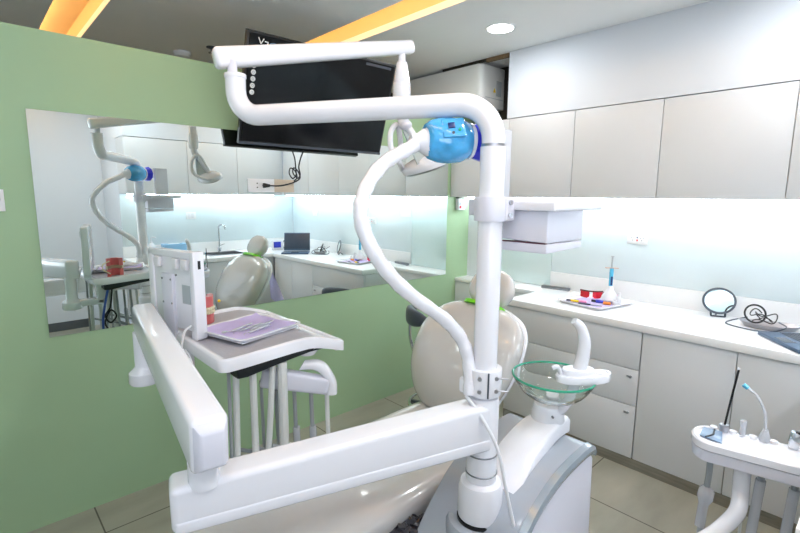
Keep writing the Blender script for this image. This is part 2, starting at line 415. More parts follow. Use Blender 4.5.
# ------------------------------------------------------------------ wall mirror
t = thing('wall_mirror', 'large frameless mirror fixed on the green wall', 'mirror', (1.645, YG-.006, .929))
obj('mirror_glass', MB().box((.25, YG-.006, .929), (3.04, YG-.0055, 1.963)), M['mirror'], t)
obj('backing', MB().box((.25, YG-.0055, .929), (3.04, YG-.0005, 1.963)), M['mirror_edge'], t)

# ------------------------------------------------------------------ sockets and switches
def plate(face, u, z, w, h, label, sub, grp=None):
    """face: 'L' green wall / mirror, 'R' right wall, 'B' back wall; u = centre along the wall"""
    th = .009
    if face == 'R':
        base = XR-.009; a = (base-th, u-w/2, z-h/2); b = (base, u+w/2, z+h/2); P = lambda du, dz: V((base-th, u-du, z+dz)); ax = V((-1, 0, 0))
    elif face == 'B':
        base = YB+.009; a = (u-w/2, base, z-h/2); b = (u+w/2, base+th, z+h/2); P = lambda du, dz: V((u+du, base+th, z+dz)); ax = V((0, 1, 0))
    else:
        base = YG-(.0065 if face == 'M' else .0005); a = (u-w/2, base-th, z-h/2); b = (u+w/2, base, z+h/2); P = lambda du, dz: V((u+du, base-th, z+dz)); ax = V((0, -1, 0))
    c = (V(a)+V(b))/2
    t = thing('wall_socket' if sub != 'switch' and sub != 'blank' else ('wall_switch' if sub == 'switch' else 'blank_plate'), label, 'socket' if sub != 'switch' and sub != 'blank' else ('switch' if sub == 'switch' else 'cover plate'), (c.x, c.y, a[2]), grp)
    obj('plate', MB().box(a, b, .002), M['beige'] if sub == 'blank' else M['plate'], t)
    def pad(du, dz, ww, hh, m, nm):
        p = P(du, dz); rot = Matrix.Identity(3)
        e = V((abs(ax.x)*.003+(1-abs(ax.x))*ww, abs(ax.y)*.003+(1-abs(ax.y))*ww, hh)) / 2
        q = MB(); q.box(p+ax*.0006-e, p+ax*.0006+e, .0005); obj(nm, q, m, t)
    def hole(du, dz, r=.004, m='black'): 
        p = P(du, dz); obj('socket_hole', MB().cyl(p-ax*.002, p+ax*.0008, r, 12), M[m], t)
    if sub == 'duplex':
        for du in (-.03, .03):
            for dx in (-.008, .008): hole(du+dx, .006, .0028)
            hole(du, -.010, .0028)
        pad(0, .010, .008, .010, M['navy'], 'indicator'); pad(0, -.010, .009, .012, M['red'], 'indicator')
    elif sub == 'two': hole(-.028, .012); hole(-.028, -.012); hole(.01, .0, .0055)
    elif sub == 'single': hole(-.012, .004); hole(.012, .004)
    elif sub == 'rocker': pad(-.02, 0, .03, .055, M['white_matte'], 'rocker'); pad(.02, 0, .03, .055, M['white_matte'], 'rocker')
    elif sub == 'switch': pad(.01, .0, .03, .05, M['white_matte'], 'rocker')
    return t
plate('R', 1.235, 1.322, .135, .075, 'white double wall socket on the splashback above the counter syringe', 'duplex')
plate('R', 0.065, 1.37, .10, .075, 'small white wall socket above the laptop, seen in the mirror', 'single')
plate('B', 2.02, 1.345, .115, .085, 'white wide wall socket left of the tap, seen in the mirror', 'rocker')
plate('M', 1.34, 1.655, .17, .078, 'white wall socket mounted on the mirror with the black plug', 'two')
plate('M', 1.493, 1.655, .136, .078, 'blank beige cover plate right of the socket on the mirror', 'blank')
t = plate('L', .092, 1.566, .105, .094, 'white switch plate on the green wall cut by the left edge', 'switch')
obj('hook', MB().tube(cr([(.108, YG-.012, 1.59), (.123, YG-.014, 1.59), (.128, YG-.014, 1.57), (.122, YG-.014, 1.555), (.118, YG-.014, 1.545)], 5), .003, 8), M['label_grey'], t)
t = thing('circuit_switch', 'small white breaker box with red button under the wall cabinet', 'switch', (3.21, YG-.02, 1.50))
obj('box', MB().box((3.155, YG-.035, 1.485), (3.205, YG-.0005, 1.587), .004), M['white_matte'], t)
obj('side_plate', MB().box((3.208, YG-.02, 1.482), (3.262, YG-.0005, 1.575), .003), M['plate'], t)
obj('button', MB().box((3.168, YG-.040, 1.498), (3.192, YG-.033, 1.522), .002), M['red'], t)
obj('rocker', MB().box((3.168, YG-.039, 1.527), (3.192, YG-.033, 1.55), .002), M['label_grey'], t)
obj('cable_clip', MB().box((3.155, YG-.04, 1.583), (3.225, YG-.0005, 1.594), .002), M['black'], t)
one('notice_sheet', MB().box((XR-.0105, 1.70, 1.385), (XR-.0095, 1.855, 1.575)), M['paper'], 'white paper notice on the splashback corner, seen in mirror', 'paper')

# ------------------------------------------------------------------ television
TV = V((1.662, 2.461, 2.158)); yaw = -.031; tilt = .301
u = V((math.cos(yaw), math.sin(yaw), 0)); nn = V((-math.sin(yaw), math.cos(yaw), 0))
vv = V((0, 0, 1))*math.cos(tilt)-nn*math.sin(tilt); ww = u.cross(vv)   # ww faces the room
if ww.y > 0: ww = -ww
R = Matrix((u, vv, ww)).transposed()
def tv(x, y, z): return TV+u*x+vv*y+ww*z
t = thing('television', 'black wall TV tilted down above the mirror', 'television', (1.662, 2.6, 1.88))
obj('housing', MB().obox(tv(0, 0, -.016), (1.002, .584, .030), R, .004), M['black'], t)
obj('screen', MB().obox(tv(0, .005, .0005), (.976, .548, .003), R), M['black_gloss'], t)
obj('back_case', MB().obox(tv(0, -.06, -.045), (.80, .40, .03), R, .01), M['black'], t)
obj('lower_edge', MB().obox(tv(0, -.283, .002), (1.0, .014, .006), R, .001), M['dark_grey'], t)
obj('wall_bracket', MB().hexa([tv(-.2, -.1, -.055), tv(.2, -.1, -.055), V((1.86, YG-.007, 1.95)), V((1.46, YG-.007, 1.95)), tv(-.2, .05, -.055), tv(.2, .05, -.055), V((1.86, YG-.001, 2.15)), V((1.46, YG-.001, 2.15))], .004), M['black'], t)
for k in range(5):
    y0 = .105-.034*k+.02
    obj('sticker', MB().cyl(tv(-.452, y0, .0022), tv(-.452, y0, .0032), .0135, 18), M['paper'], t, 'round white sticker')
    obj('sticker_symbol', MB().torus(tv(-.452, y0, .0034), .006, .0015, ww, 14, 5), M['label_grey'], t)
q = MB()
for (a, b) in (((-.44, .265), (-.425, .235)), ((-.425, .235), (-.41, .262)), ((-.405, .25), (-.385, .25)), ((-.385, .25), (-.39, .232))):
    q.tube([tv(a[0], a[1], .003), tv(b[0], b[1], .003)], .0028, 6)
obj('sticker_marks', q, M['paper'], t)
obj('oval_sticker', MB().tube([tv(-.35+.028*math.cos(a), .235+.016*math.sin(a), .003) for a in [2*PI*k/18 for k in range(18)]], .0022, 6, True), M['steelblue'], t)
q = MB(); q.obox(tv(.36, .262, .0022), (.20, .016, .002), R); obj('brand_strip', q, M['dark_grey'], t)

t = thing('power_cable', 'black TV power cable looped down to the mirror socket', 'cable', (1.45, 2.62, 1.66))
zz = YG-.025
obj('cord', MB().tube(cr([(1.60, 2.60, 1.875), (1.597, 2.63, 1.83), (1.592, zz, 1.775), (1.597, zz-.006, 1.728), (1.575, zz-.012, 1.705), (1.548, zz-.004, 1.735), (1.555, zz, 1.768), (1.585, zz+.004, 1.752), (1.60, zz, 1.712), (1.575, zz, 1.688), (1.52, zz, 1.668), (1.45, zz, 1.655), (1.385, zz, 1.655)], 8), .0042, 8), M['black'], t)
obj('plug', MB().hexa([(1.345, YG-.04, 1.64), (1.345, YG-.016, 1.64), (1.345, YG-.016, 1.67), (1.345, YG-.04, 1.67), (1.39, YG-.034, 1.648), (1.39, YG-.018, 1.648), (1.39, YG-.018, 1.662), (1.39, YG-.034, 1.662)], .004), M['black'], t)

# ------------------------------------------------------------------ air conditioner
t = thing('air_conditioner', 'white split air conditioner high above the wall cabinets', 'air conditioner', (3.25, 2.95, 2.315))
prof = []
x0, x1, y0, z0, z1 = XU+.008, XR-.008, 2.385, 2.312, ZC-.022
out = [(x1, y0, z0)]
for k in range(7):
    a = PI/2*k/6; out.append((x0+.05-.05*math.sin(a), y0+.05-.05*math.cos(a), z0))
out += [(x0, 3.35, z0), (x1, 3.35, z0)]
obj('casing', MB().prism(out, (0, 0, z1-z0), .008), M['ac_white'], t)
obj('rating_label', MB().box((x0+.20, y0-.0015, z0+.10), (x0+.27, y0, z0+.22)), M['label_grey'], t, 'grey rating label')
obj('warning_label', MB().prism([(x0+.16, y0, z0+.125), (x0+.195, y0, z0+.125), (x0+.1775, y0, z0+.16)], (0, -.0015, 0)), M['yellow'], t, 'yellow triangular warning label')
obj('seam', MB().box((x0+.06, y0-.001, z0+.075), (x1-.01, y0, z0+.079)), M['label_grey'], t)

# ------------------------------------------------------------------ ceiling fittings
def downlight(x, y, label, grp='round ceiling downlights', power=30, r=.078):
    t = thing('ceiling_light', label, 'ceiling light', (x, y, ZC-.012), grp)
    obj('ring', MB().lathe([(r, 0), (r+.004, -.004), (r+.018, -.002), (r+.020, 0.0)], (x, y, ZC-.0005)), M['ceil'], t)
    obj('diffuser', MB().lathe([(r, 0), (r, -.005), (r-.01, -.0055), (.001, -.0055)], (x, y, ZC-.001)), M['lamp_disc'], t)
    L = bpy.data.lights.new('downlight', 'AREA'); L.shape = 'DISK'; L.size = 2*r; L.energy = power; L.color = (.89, .945, 1.0)
    o = bpy.data.objects.new('downlight_glow', L); COL.objects.link(o); o.location = (x, y, ZC-.009)
    return t
DL = [(2.62, 1.885, 'lit round downlight in the ceiling above the counter', 5),
      (2.62, .35, 'added round downlight above the laptop end, outside the frame', 6),  # from here on: unseen downlights added to light the room
      (1.25, .35, 'added round downlight above the dental unit, outside the frame', 8.5),
      (1.25, -.25, 'added round downlight above the sink worktop, outside the frame', 7),
      (-.3, 1.3, 'added round downlight near the left of the room, outside the frame', 1.2),
      (-.3, -.2, 'added round downlight behind the viewer, outside the frame', 8),
      (-1.2, 4.4, 'added round downlight beyond the green wall, hidden from the room', 14),
      (-1.6, .3, 'added round downlight at the far left of the room, outside the frame', 1.2)]
for x, y, l, p in DL: downlight(x, y, l, power=p)
t = thing('smoke_detector', 'round white smoke detector just above the green wall edge', 'detector', (1.39, 3.80, ZC-.05))
obj('body', MB().lathe([(.06, 0), (.062, -.015), (.05, -.035), (.03, -.042)], (1.34, 3.86, ZC)), M['white_matte'], t)
t = thing('sprinkler', 'small dark ceiling sprinkler head right of the smoke detector', 'sprinkler', (1.45, 3.55, ZC-.05))
obj('rosette', MB().lathe([(.035, 0), (.035, -.006), (.015, -.012)], (1.45, 3.58, ZC)), M['dark_grey'], t)
obj('head', MB().lathe([(.008, 0), (.008, -.03), (.022, -.032), (.022, -.036)], (1.45, 3.58, ZC-.006)), M['dark_grey'], t)

# ------------------------------------------------------------------ dental unit (pedestal, bowl, pole, arms)
PX, PY = 1.14, .83
U = thing('dental_unit', 'white and grey dental unit with pole, glass spittoon and light tube', 'dental unit', (1.28, .82, 0))
top = cr([(.97, .40), (1.03, .50), (1.12, .60), (1.20, .665), (1.32, .715), (1.45, .735), (1.55, .735), (1.585, .70)], 6)
oy0, oy1 = .672, 1.00
out = [(x, oy0, z) for x, z in top]+[(1.60, oy0, .40), (1.57, oy0, 0.0), (1.02, oy0, 0.0)]
obj('pedestal_body', MB().prism(out, (0, oy1-oy0, 0), .022, 4), M['unit_grey'], U)
# silver edge band following the top of the near side
tp = [(x, z) for x, z in top if 1.0 < x < 1.572]
q = MB(); q.loft([[(x, .675, z-.03), (x, .650, z-.028), (x, .646, z-.012), (x, .652, z+.002), (x, .675, z+.006)] for x, z in tp]); obj('silver_edge', q, M['silver'], U)
inn = [(x-.008, z-.034) for x, z in tp]
out = [(x, .675, z) for x, z in inn]+[(1.578, .675, .38), (1.55, .675, .01), (1.06, .675, .01)]
obj('side_panel', MB().prism(out, (0, -.020, 0), .008, 3), M['lilac_white'], U)
# arched white cover from column to bowl
cv = cr([(1.13, .57), (1.20, .665), (1.31, .74), (1.41, .785), (1.50, .80), (1.58, .795)], 6)
rings = []
for x, z in cv:
    hw = .084-.026*max(0, (x-1.15)/.43)
    rings.append([V((x, .815-hw, z-.055)), V((x, .815-hw, z-.012)), V((x, .815-hw+.012, z)), V((x, .815+hw-.012, z)), V((x, .815+hw, z-.012)), V((x, .815+hw, z-.055))])
obj('arched_cover', MB().loft(rings), M['white_plastic'], U, angle=50)
obj('base_collar', MB().lathe([(.112, -.06), (.108, .02), (.100, .034), (.07, .036)], (PX, PY, .535), n=40), M['unit_grey'], U)
obj('seal', MB().lathe([(.073, 0), (.073, .012)], (PX, PY, .568), n=40), M['black'], U)
obj('column_foot', MB().lathe([(.060, 0), (.070, .006), (.072, .02), (.070, .105), (.064, .122), (.050, .130)], (PX, PY, .578), n=40), M['white_plastic'], U)
obj('column', MB().lathe([(.048, 0), (.048, .265), (.044, .275), (.036, .278)], (PX, PY, .71), n=36), M['white_plastic'], U)
for z in (.735, .800): obj('column_ring', MB().torus((PX, PY, z), .0485, .0025, n=36, k=8), M['steel_dark'], U, 'thin steel ring')
# pole and bent light tube
a, b = V((PX, PY, 0)), V((.718, 1.585, 0)); dd = (b-a).normalized(); ZTU = 1.863
obj('pole', MB().cyl((PX, PY, .985), (PX, PY, 1.742), .0365, 32), M['white_plastic'], U)
obj('pole_ring', MB().cyl((PX, PY, 1.740), (PX, PY, 1.750), .0345, 32), M['steel'], U, 'steel joint ring')
path = [(PX, PY, 1.748), (PX, PY, 1.765)]
rr = .10
for k in range(9):
    th = PI/2*k/8; path.append(tuple(V((PX, PY, ZTU-rr))+dd*(rr-rr*math.cos(th))+V((0, 0, rr*math.sin(th)))))
E_ = b+V((0, 0, ZTU))
for k in range(10):
    th = PI/2*k/9; r2 = .085; path.append(tuple(E_-dd*r2+dd*r2*math.sin(th)+V((0, 0, r2-r2*math.cos(th)))))
path.append((b.x, b.y, 1.99))
obj('light_tube', MB().tube(path, .0335, 24), M['white_plastic'], U)
obj('tube_collar', MB().cyl((b.x, b.y, 1.985), (b.x, b.y, 2.0), .036, 28, .003), M['white_plastic'], U)
# spittoon
BX, BY, BZ = 1.527, .806, .955
obj('bowl_support', MB().lathe([(.062, -.02), (.058, .02), (.050, .05), (.030, .062)], (BX-.01, .815, .80), n=32), M['white_plastic'], U)
ou = cr([(.030, .862), (.075, .872), (.115, .902), (.138, .935), (.1475, BZ)], 6)
inn = cr([(.1415, BZ), (.132, .938), (.110, .907), (.070, .879), (.020, .869)], 6)
obj('glass_bowl', MB().lathe([(r, z-.80) for r, z in ou]+[(r, z-.80) for r, z in inn], (BX, BY, .80), n=56), M['glass'], U, 'clear glass spittoon bowl')
obj('bowl_rim', MB().torus((BX, BY, BZ+.001), .1445, .0042, n=56, k=8), M['glass_rim'], U, 'teal green glass rim')
obj('drain_cap', MB().lathe([(.024, 0), (.024, .012), (.012, .018)], (BX, BY, .871), n=24), M['white_plastic'], U)
fx, fy, fz = 1.560, .713, .955
q = MB(); q.loft([superring((fx, fy, fz+dz), (.80, -.60, 0), (.60, .80, 0), .098*k, .046*k, .85, 36) for dz, k in ((0, .94), (.004, 1.0), (.022, 1.0), (.028, .95))]); 
q.loft([superring((fx-.012, fy+.012, fz+.028+dz), (.80, -.60, 0), (.60, .80, 0), .058*k, .036*k, .85, 32) for dz, k in ((-.002, 1), (.014, 1), (.019, .93))])
q.torus((fx+.058, fy-.044, fz+.0285), .026, .0045, n=24, k=6, sx=1.0, sy=.8, u=(.8, -.6, 0))
obj('cup_platform', q, M['white_plastic'], U)
hp = cr([(fx-.005, fy+.010, fz+.04), (fx+.002, fy+.004, fz+.10), (fx+.003, fy+.004, fz+.15), (fx-.010, fy+.014, fz+.195), (fx-.030, fy+.03, fz+.220)], 6)
rs = [float(x) for x in np.interp(np.linspace(0, 1, len(hp)), [0, .45, .8, 1], [.0245, .021, .017, .013])]
obj('cup_filler', MB().tube(hp, rs, 20), M['white_plastic'], U)
obj('rinse_spout', MB().tube(cr([(fx-.065, fy+.05, fz+.03), (fx-.075, fy+.058, fz+.055), (fx-.09, fy+.07, fz+.05)], 5), .008, 12), M['white_plastic'], U)
obj('platform_stem', MB().tube(cr([(fx-.02, fy+.015, fz+.002), (fx-.03, fy+.025, .90), (fx-.04, fy+.05, .845), (BX, .80, .815)], 6), .018, 16), M['white_plastic'], U)
obj('support_screw', MB().cyl((BX-.05, .775, .825), (BX-.056, .768, .825), .004, 10), M['steel_dark'], U)

# ---- instrument delivery arm + console
D = thing('instrument_delivery_unit', 'white jointed arm carrying the doctor tray with hanging hoses', 'delivery arm', (.6, 1.3, .6))
A1, B1 = V((1.11, .838, .90)), V((.322, 1.062, .897))
obj('lower_arm', MB().beam(B1, A1, .088, .112, .092, .146, .016, 4, .036), M['white_plastic'], D)
q = MB(); q.beam(B1+V((0, 0, -.040)), A1+V((0, 0, -.054)), .092, .034, .096, .040, .008, 3, .030); obj('lower_arm_rail', q, M['white_plastic'], D)
obj('elbow_joint', MB().lathe([(.034, 0), (.034, .06)], (.352, 1.03, .94), n=28), M['white_plastic'], D)
A2, B2 = V((.350, .985, 1.064)), V((.466, 1.90, 1.135))
obj('upper_arm', MB().beam(A2, B2, .082, .128, .072, .115, .014, 3, .02), M['white_plastic'], D)
d2 = (A2-B2).normalized()
obj('arm_end_cap', MB().beam(A2+d2*.018, A2+d2*.042, .076, .118, .050, .086, .006, 2), M['lilac_white'], D)
JX, JY = .452, 1.895
obj('wrist_joint', MB().lathe([(.030, .19), (.030, .06), (.036, .05), (.052, .035), (.054, .0), (.050, -.008)], (JX, JY, .90), n=32), M['white_plastic'], D)
obj('wrist_bracket', MB().box((.45, 1.865, .905), (.62, 1.93, .945), .01).box((.58, 1.865, .91), (.63, 1.93, 1.052), .008), M['white_plastic'], D)
# console body
CX0, CX1, CY0, CY1 = .548, 1.035, 1.40, 2.03
prof = cr([(CX0, 1.072), (.63, 1.074), (.74, 1.080), (.83, 1.084), (.90, 1.080), (CX1, 1.040)], 5)
def pz(x): return float(np.interp(x, [p[0] for p in prof], [p[1] for p in prof]))
rings = []
for x, z in prof[1:-1]: rings.append([V((x, CY0+.02, z-.029)), V((x, CY0+.02, z)), V((x, CY1-.02, z)), V((x, CY1-.02, z-.029))])
obj('console_shell', MB().loft(rings), M['white_plastic'], D, angle=60)
loop = []
def corner(cx_, cy_, a0, r_=.03):
    for k in range(6): a_ = a0+PI/2*k/5; loop.append((cx_+r_*math.cos(a_), cy_+r_*math.sin(a_), math.cos(a_), math.sin(a_)))
for x, z in prof[3:-2]: loop.append((x, CY0, 0, -1))
corner(CX1-.03, CY0+.03, -PI/2); corner(CX1-.03, CY1-.03, 0)
for x, z in prof[3:-2][::-1]: loop.append((x, CY1, 0, 1))
corner(CX0+.03, CY1-.03, PI/2); corner(CX0+.03, CY0+.03, PI)
rings = []
for x, y, nx, ny in loop:
    z = pz(x); i_ = V((-nx, -ny, 0))
    P = V((x, y, z)); rings.append([P+V((0, 0, -.030)), P+V((0, 0, .006)), P+i_*.006+V((0, 0, .012)), P+i_*.022+V((0, 0, .011)), P+i_*.030+V((0, 0, .001)), P+i_*.030+V((0, 0, -.030))])
obj('console_rim', MB().loft(rings, closed=True), M['white_plastic'], D, angle=50)
obj('console_mat', MB().loft([[V((x, CY0+.032, z)), V((x, CY0+.032, z+.0015)), V((x, CY1-.032, z+.0015)), V((x, CY1-.032, z))] for x, z in prof if x > CX0+.03 and x < CX1-.06]), M['console_grey'], D)
und = [V((.605, CY0+.012, 1.047)), V((.605, CY0+.012, 1.006)), V((.64, CY0+.012, 1.004)), V((.76, CY0+.012, 1.022)), V((.88, CY0+.012, 1.036)), V((.975, CY0+.012, 1.036)), V((.83, CY0+.012, 1.054))]
obj('console_underside', MB().prism(und, (0, .60, 0), .006), M['black_under'], D)
# instrument holder under right side
obj('holder_mount', MB().lathe([(.03, 0), (.045, .02), (.045, .03)], (.895, 1.46, 1.015), n=24), M['white_plastic'], D)
hb = [(.86, 1.44, .985), (.90, 1.412, .985), (.925, 1.39, .965), (.943, 1.375, .92), (.945, 1.373, .875)]
q = MB(); pts = cr(hb, 5); q.loft([superring(p, V((.65, .75, 0)), (V((.75, -.65, 0))*.5+V((0, 0, .8))).normalized() if i < len(pts)*.6 else V((.75, -.65, 0)), .024, .019, .7, 20) for i, p in enumerate(pts)])
obj('holder_handle', q, M['white_plastic'], D)
obj('holder_bar', MB().beam((.735, 1.51, .955), (.935, 1.378, .905), .05, .075, .05, .062, .012, 3), M['lilac_white'], D)
# hoses
def hose(x, y, z0, zb, r, m, dx=0, dy=.0, nm='hose', end=None):
    p = [(x, y, z0), (x+dx*.3, y+dy*.3, z0-(z0-zb)*.35), (x+dx*.7, y+dy*.7, z0-(z0-zb)*.75), (x+dx, y+dy, zb+.03), (x+dx+.03, y+dy-.02, zb), (x+dx+.06, y+dy-.05, zb+.02), end or (x+dx+.07, y+dy-.07, zb+.12)]
    return obj(nm, MB().tube(cr(p, 6), r, 10), M[m], D)
hose(.600, 1.47, 1.022, .33, .006, 'hose_grey', -.005, 0)
hose(.625, 1.47, 1.022, .33, .011, 'hose_pale', -.02, 0)
hose(.675, 1.45, 1.022, .30, .012, 'hose_pale', 0, 0)
hose(.745, 1.44, 1.022, .30, .011, 'hose_pale', -.07, 0)
hose(.775, 1.43, 1.022, .28, .017, 'hose_pale', .0, 0)
hose(.728, 1.50, .945, .30, .006, 'hose_grey', .01, 0)
for i, (x, y) in enumerate(((.775, 1.482), (.83, 1.447), (.88, 1.414), (.928, 1.383))):
    hose(x, y, .90, .60-.03*(i % 2), (.007, .0075, .008, .0085)[i], 'hose_grey' if i < 3 else 'hose_pale', .008, 0, end=(x-.15, y+.02, .72))
    if i in (1, 2): obj('hose_sleeve', MB().tube([(x+.005, y, .75), (x+.008, y, .64)], .013, 12), M['acrylic'], D)
obj('cable', MB().tube(cr([(.53, 1.66, 1.06), (.512, 1.55, 1.05), (.502, 1.48, .97), (.515, 1.45, .90), (.53, 1.45, .84), (.52, 1.46, .78)], 6), .003, 8), M['white_matte'], D)
for (p, m, r) in (([(.64, 1.97, 1.04), (.61, 1.96, .90), (.595, 1.95, .80), (.60, 1.94, .70), (.64, 1.92, .62)], 'bluecable', .007),
                  ([(.65, 2.0, 1.04), (.635, 1.99, .90), (.605, 1.98, .84), (.63, 1.98, .79), (.665, 1.98, .83), (.635, 1.98, .87), (.60, 1.98, .79), (.63, 1.98, .72), (.62, 1.97, .64)], 'black', .005),
                  ([(.66, 1.97, 1.04), (.63, 1.97, .85), (.61, 1.96, .74), (.64, 1.94, .64), (.69, 1.93, .60)], 'hose_grey', .006)):
    obj('hose', MB().tube(cr(p, 8), r, 8), M[m], D)

# ---- film viewer on the console
PV0, PV1 = V((.598, 1.69, .018)), V((.530, 1.975, .018)); e = (PV1-PV0).normalized(); L = (PV1-PV0).length
nrm = V((-e.y, e.x, 0))           # towards -X side (the back we see)
if nrm.x > 0: nrm = -nrm
def pv(s, n, z): return PV0+e*s+nrm*n+V((0, 0, z))
def pbox(mb, s0, s1, n0, n1, z0, z1, bev=.002):
    return mb.hexa([pv(s0, n0, z0), pv(s1, n0, z0), pv(s1, n1, z0), pv(s0, n1, z0), pv(s0, n0, z1), pv(s1, n0, z1), pv(s1, n1, z1), pv(s0, n1, z1)], bev)
t = thing('film_viewer', 'white x-ray film viewer standing on the doctor tray, back towards us', 'film viewer', tuple(pv(L/2, 0, 1.06)))
obj('casing', pbox(MB(), 0, L, -.016, .012, 1.085, 1.374, .004), M['white_plastic'], t)
q = MB(); pbox(q, -.006, .018, -.022, .022, 1.062, 1.380, .004); pbox(q, L-.03, L+.004, -.02, .018, 1.085, 1.372, .004); pbox(q, 0, L, -.02, .018, 1.352, 1.378, .004)
obj('frame', q, M['white_plastic'], t)
q = MB(); pbox(q, .13, .20, .010, .024, 1.045, 1.29, .003); obj('cover_plate', q, M['lilac_white'], t)
q = MB(); pbox(q, .035, .085, .011, .0135, 1.185, 1.255, .001); obj('rating_label', q, M['label_grey'], t, 'grey rating label')
for s0_, s1_ in ((.03, .065), (.09, .12), (.205, .24)): obj('clip', pbox(MB(), s0_, s1_, .012, .028, 1.312, 1.350, .004), M['white_matte'], t)
q = MB(); pbox(q, -.0075, -.005, -.006, .004, 1.318, 1.348, .0); obj('latch_slot', q, M['black'], t)
for s0_, s1_ in ((.0, .03), (L-.04, L-.01)): obj('foot', pbox(MB(), s0_, s1_, -.02, .02, 1.058, 1.09, .003), M['white_plastic'], t)
for (s_, z_) in ((.137, 1.27), (.193, 1.27), (.137, 1.18), (.193, 1.18), (.10, 1.29), (.22, 1.10)): obj('screw', MB().cyl(pv(s_, .022, z_), pv(s_, .026, z_), .004, 8), M['steel_dark'], t)
obj('cord', MB().tube(cr([pv(.03, .02, 1.11), pv(.028, .05, 1.09), pv(.02, .075, 1.0), pv(.02, .08, .93)], 6), .004, 8), M['white_matte'], t)

# ---- metal tray, liner, tools, teeth
ta = math.radians(14.5); TR = rz(ta); TC = V((.772, 1.662, 1.0865))
def tp_(x, y, z): return TC+TR @ V((x, y, z))
t = MB(); w_, h_ = .146, .130
t.obox(tp_(0, 0, .002), (2*w_-.02, 2*h_-.02, .004), TR)
def ringrect(w, h, z, r=.03, n=5):
    o = []
    for cx_, cy_, a0 in ((w-r, h-r, 0), (-w+r, h-r, PI/2), (-w+r, -h+r, PI), (w-r, -h+r, 1.5*PI)):
        for k in range(n+1):
            a = a0+PI/2*k/n; o.append(tp_(cx_+r*math.cos(a), cy_+r*math.sin(a), z))
    return o
t.loft([ringrect(w_-.012, h_-.012, .0), ringrect(w_-.002, h_-.002, .014), ringrect(w_+.004, h_+.004, .015), ringrect(w_+.004, h_+.004, .018), ringrect(w_-.005, h_-.005, .017), ringrect(w_-.014, h_-.014, .004)], cap=True)
one('instrument_tray', t, M['white_plastic'], 'white rimmed tray lined with lilac paper on the doctor console', 'tray')
q = MB(); n_ = 10
pts = [[tp_(-.128+.262*i/n_, -.112+.236*j/n_, .0055+.0015*math.sin(i*1.3+j)+(.008 if i == n_ else 0)+(.010 if j == n_ else 0)) for i in range(n_+1)] for j in range(n_+1)]
rg = []
bmq = q.bm; vs = [[bmq.verts.new(p) for p in row] for row in pts]; vb = [[bmq.verts.new(p-V((0, 0, .0012))) for p in row] for row in pts]
for j in range(n_):
    for i in range(n_):
        bmq.faces.new([vs[j][i], vs[j][i+1], vs[j+1][i+1], vs[j+1][i]]); bmq.faces.new([vb[j][i], vb[j+1][i], vb[j+1][i+1], vb[j][i+1]])
one('tray_liner', q, M['purple'], 'lilac paper napkin lining the tray on the doctor console', 'napkin')
def tool(kind, x, y, ang, label):
    t = thing(kind, label, 'dental tool', tuple(tp_(x, y, .010)), 'steel dental tools on the lilac napkin')
    d = TR @ V((math.cos(ang), math.sin(ang), 0)); c = tp_(x, y, .0135)
    if kind == 'tweezers':
        s_ = d.cross(V((0, 0, 1)))
        for sg in (-1, 1): obj('prong', MB().tube(cr([c-d*.07, c-d*.02+s_*.006*sg, c+d*.04+s_*.004*sg, c+d*.075+s_*.001*sg], 5), [.003]*11+[.0025]*5, 8), M['steel'], t)
    else:
        obj('handle', MB().tube([c-d*.075, c-d*.06, c+d*.03, c+d*.045], [.0025, .0042, .0042, .0025], 10), M['steel'], t)
        if kind == 'mouth_mirror':
            obj('shank', MB().tube([c-d*.075, c-d*.10+V((0, 0, .004))], .0016, 8), M['steel'], t)
            obj('mirror_head', MB().cyl(c-d*.108+V((0, 0, .004)), c-d*.108+V((0, 0, .007)), .011, 18), M['chrome'], t)
        else:
            obj('tip', MB().tube(cr([c-d*.075, c-d*.09+V((0, 0, .003)), c-d*.102+V((0, 0, .001)), c-d*.108+d.cross(V((0, 0, 1)))*.007], 5), .0013, 7), M['steel'], t)
tool('mouth_mirror', -.010, .022, .20, 'steel mouth mirror, rearmost tool on the lilac napkin')
tool('dental_explorer', .012, -.006, .10, 'hooked steel explorer, middle of the tools on the napkin')
tool('tweezers', .035, -.022, .24, 'steel tweezers right of the other tools on the napkin')
tool('dental_scaler', .018, -.048, .16, 'hooked steel scaler, frontmost tool on the lilac napkin')
# teeth model
t = thing('teeth_model', 'pink and cream teeth model half hidden behind the film viewer', 'teeth model', (.688, 1.900, 1.077))
TXm, TYm, TZm = .688, 1.900, 1.077
def arch(z, s, rx=.046, ry=.044):
    return [(TXm+rx*s*math.sin(a), TYm+.03-ry*s*math.cos(a)*1.3, z) for a in np.linspace(-1.75, 1.75, 25)]
for zb_, zt_, nm in ((0, .046, 'lower_gum'), (.068, .114, 'upper_gum')):
    q = MB(); rings = []
    P = arch(0, 1.0); Pi = arch(0, .55)
    for o_, i_ in zip(P, Pi):
        rings.append([V((o_[0], o_[1], TZm+zb_)), V((o_[0], o_[1], TZm+zt_)), V((i_[0], i_[1], TZm+zt_)), V((i_[0], i_[1], TZm+zb_))])
    q.loft(rings); g = obj(nm, q, M['pink'], t, 'pink gum block')
    q = MB(); z0_, z1_ = (zt_-.002, zt_+.012) if nm == 'lower_gum' else (zb_-.012, zb_+.002)
    for k in range(14):
        a_ = -1.6+3.2*(k+.5)/14
        q.ell((TXm+.043*math.sin(a_), TYm+.03-.047*1.3*math.cos(a_), TZm+(z0_+z1_)/2), (.0065, .0065, .009), rz(a_), 10, 8, .8)
    obj('teeth_row', q, M['cream'], g, 'row of cream teeth')
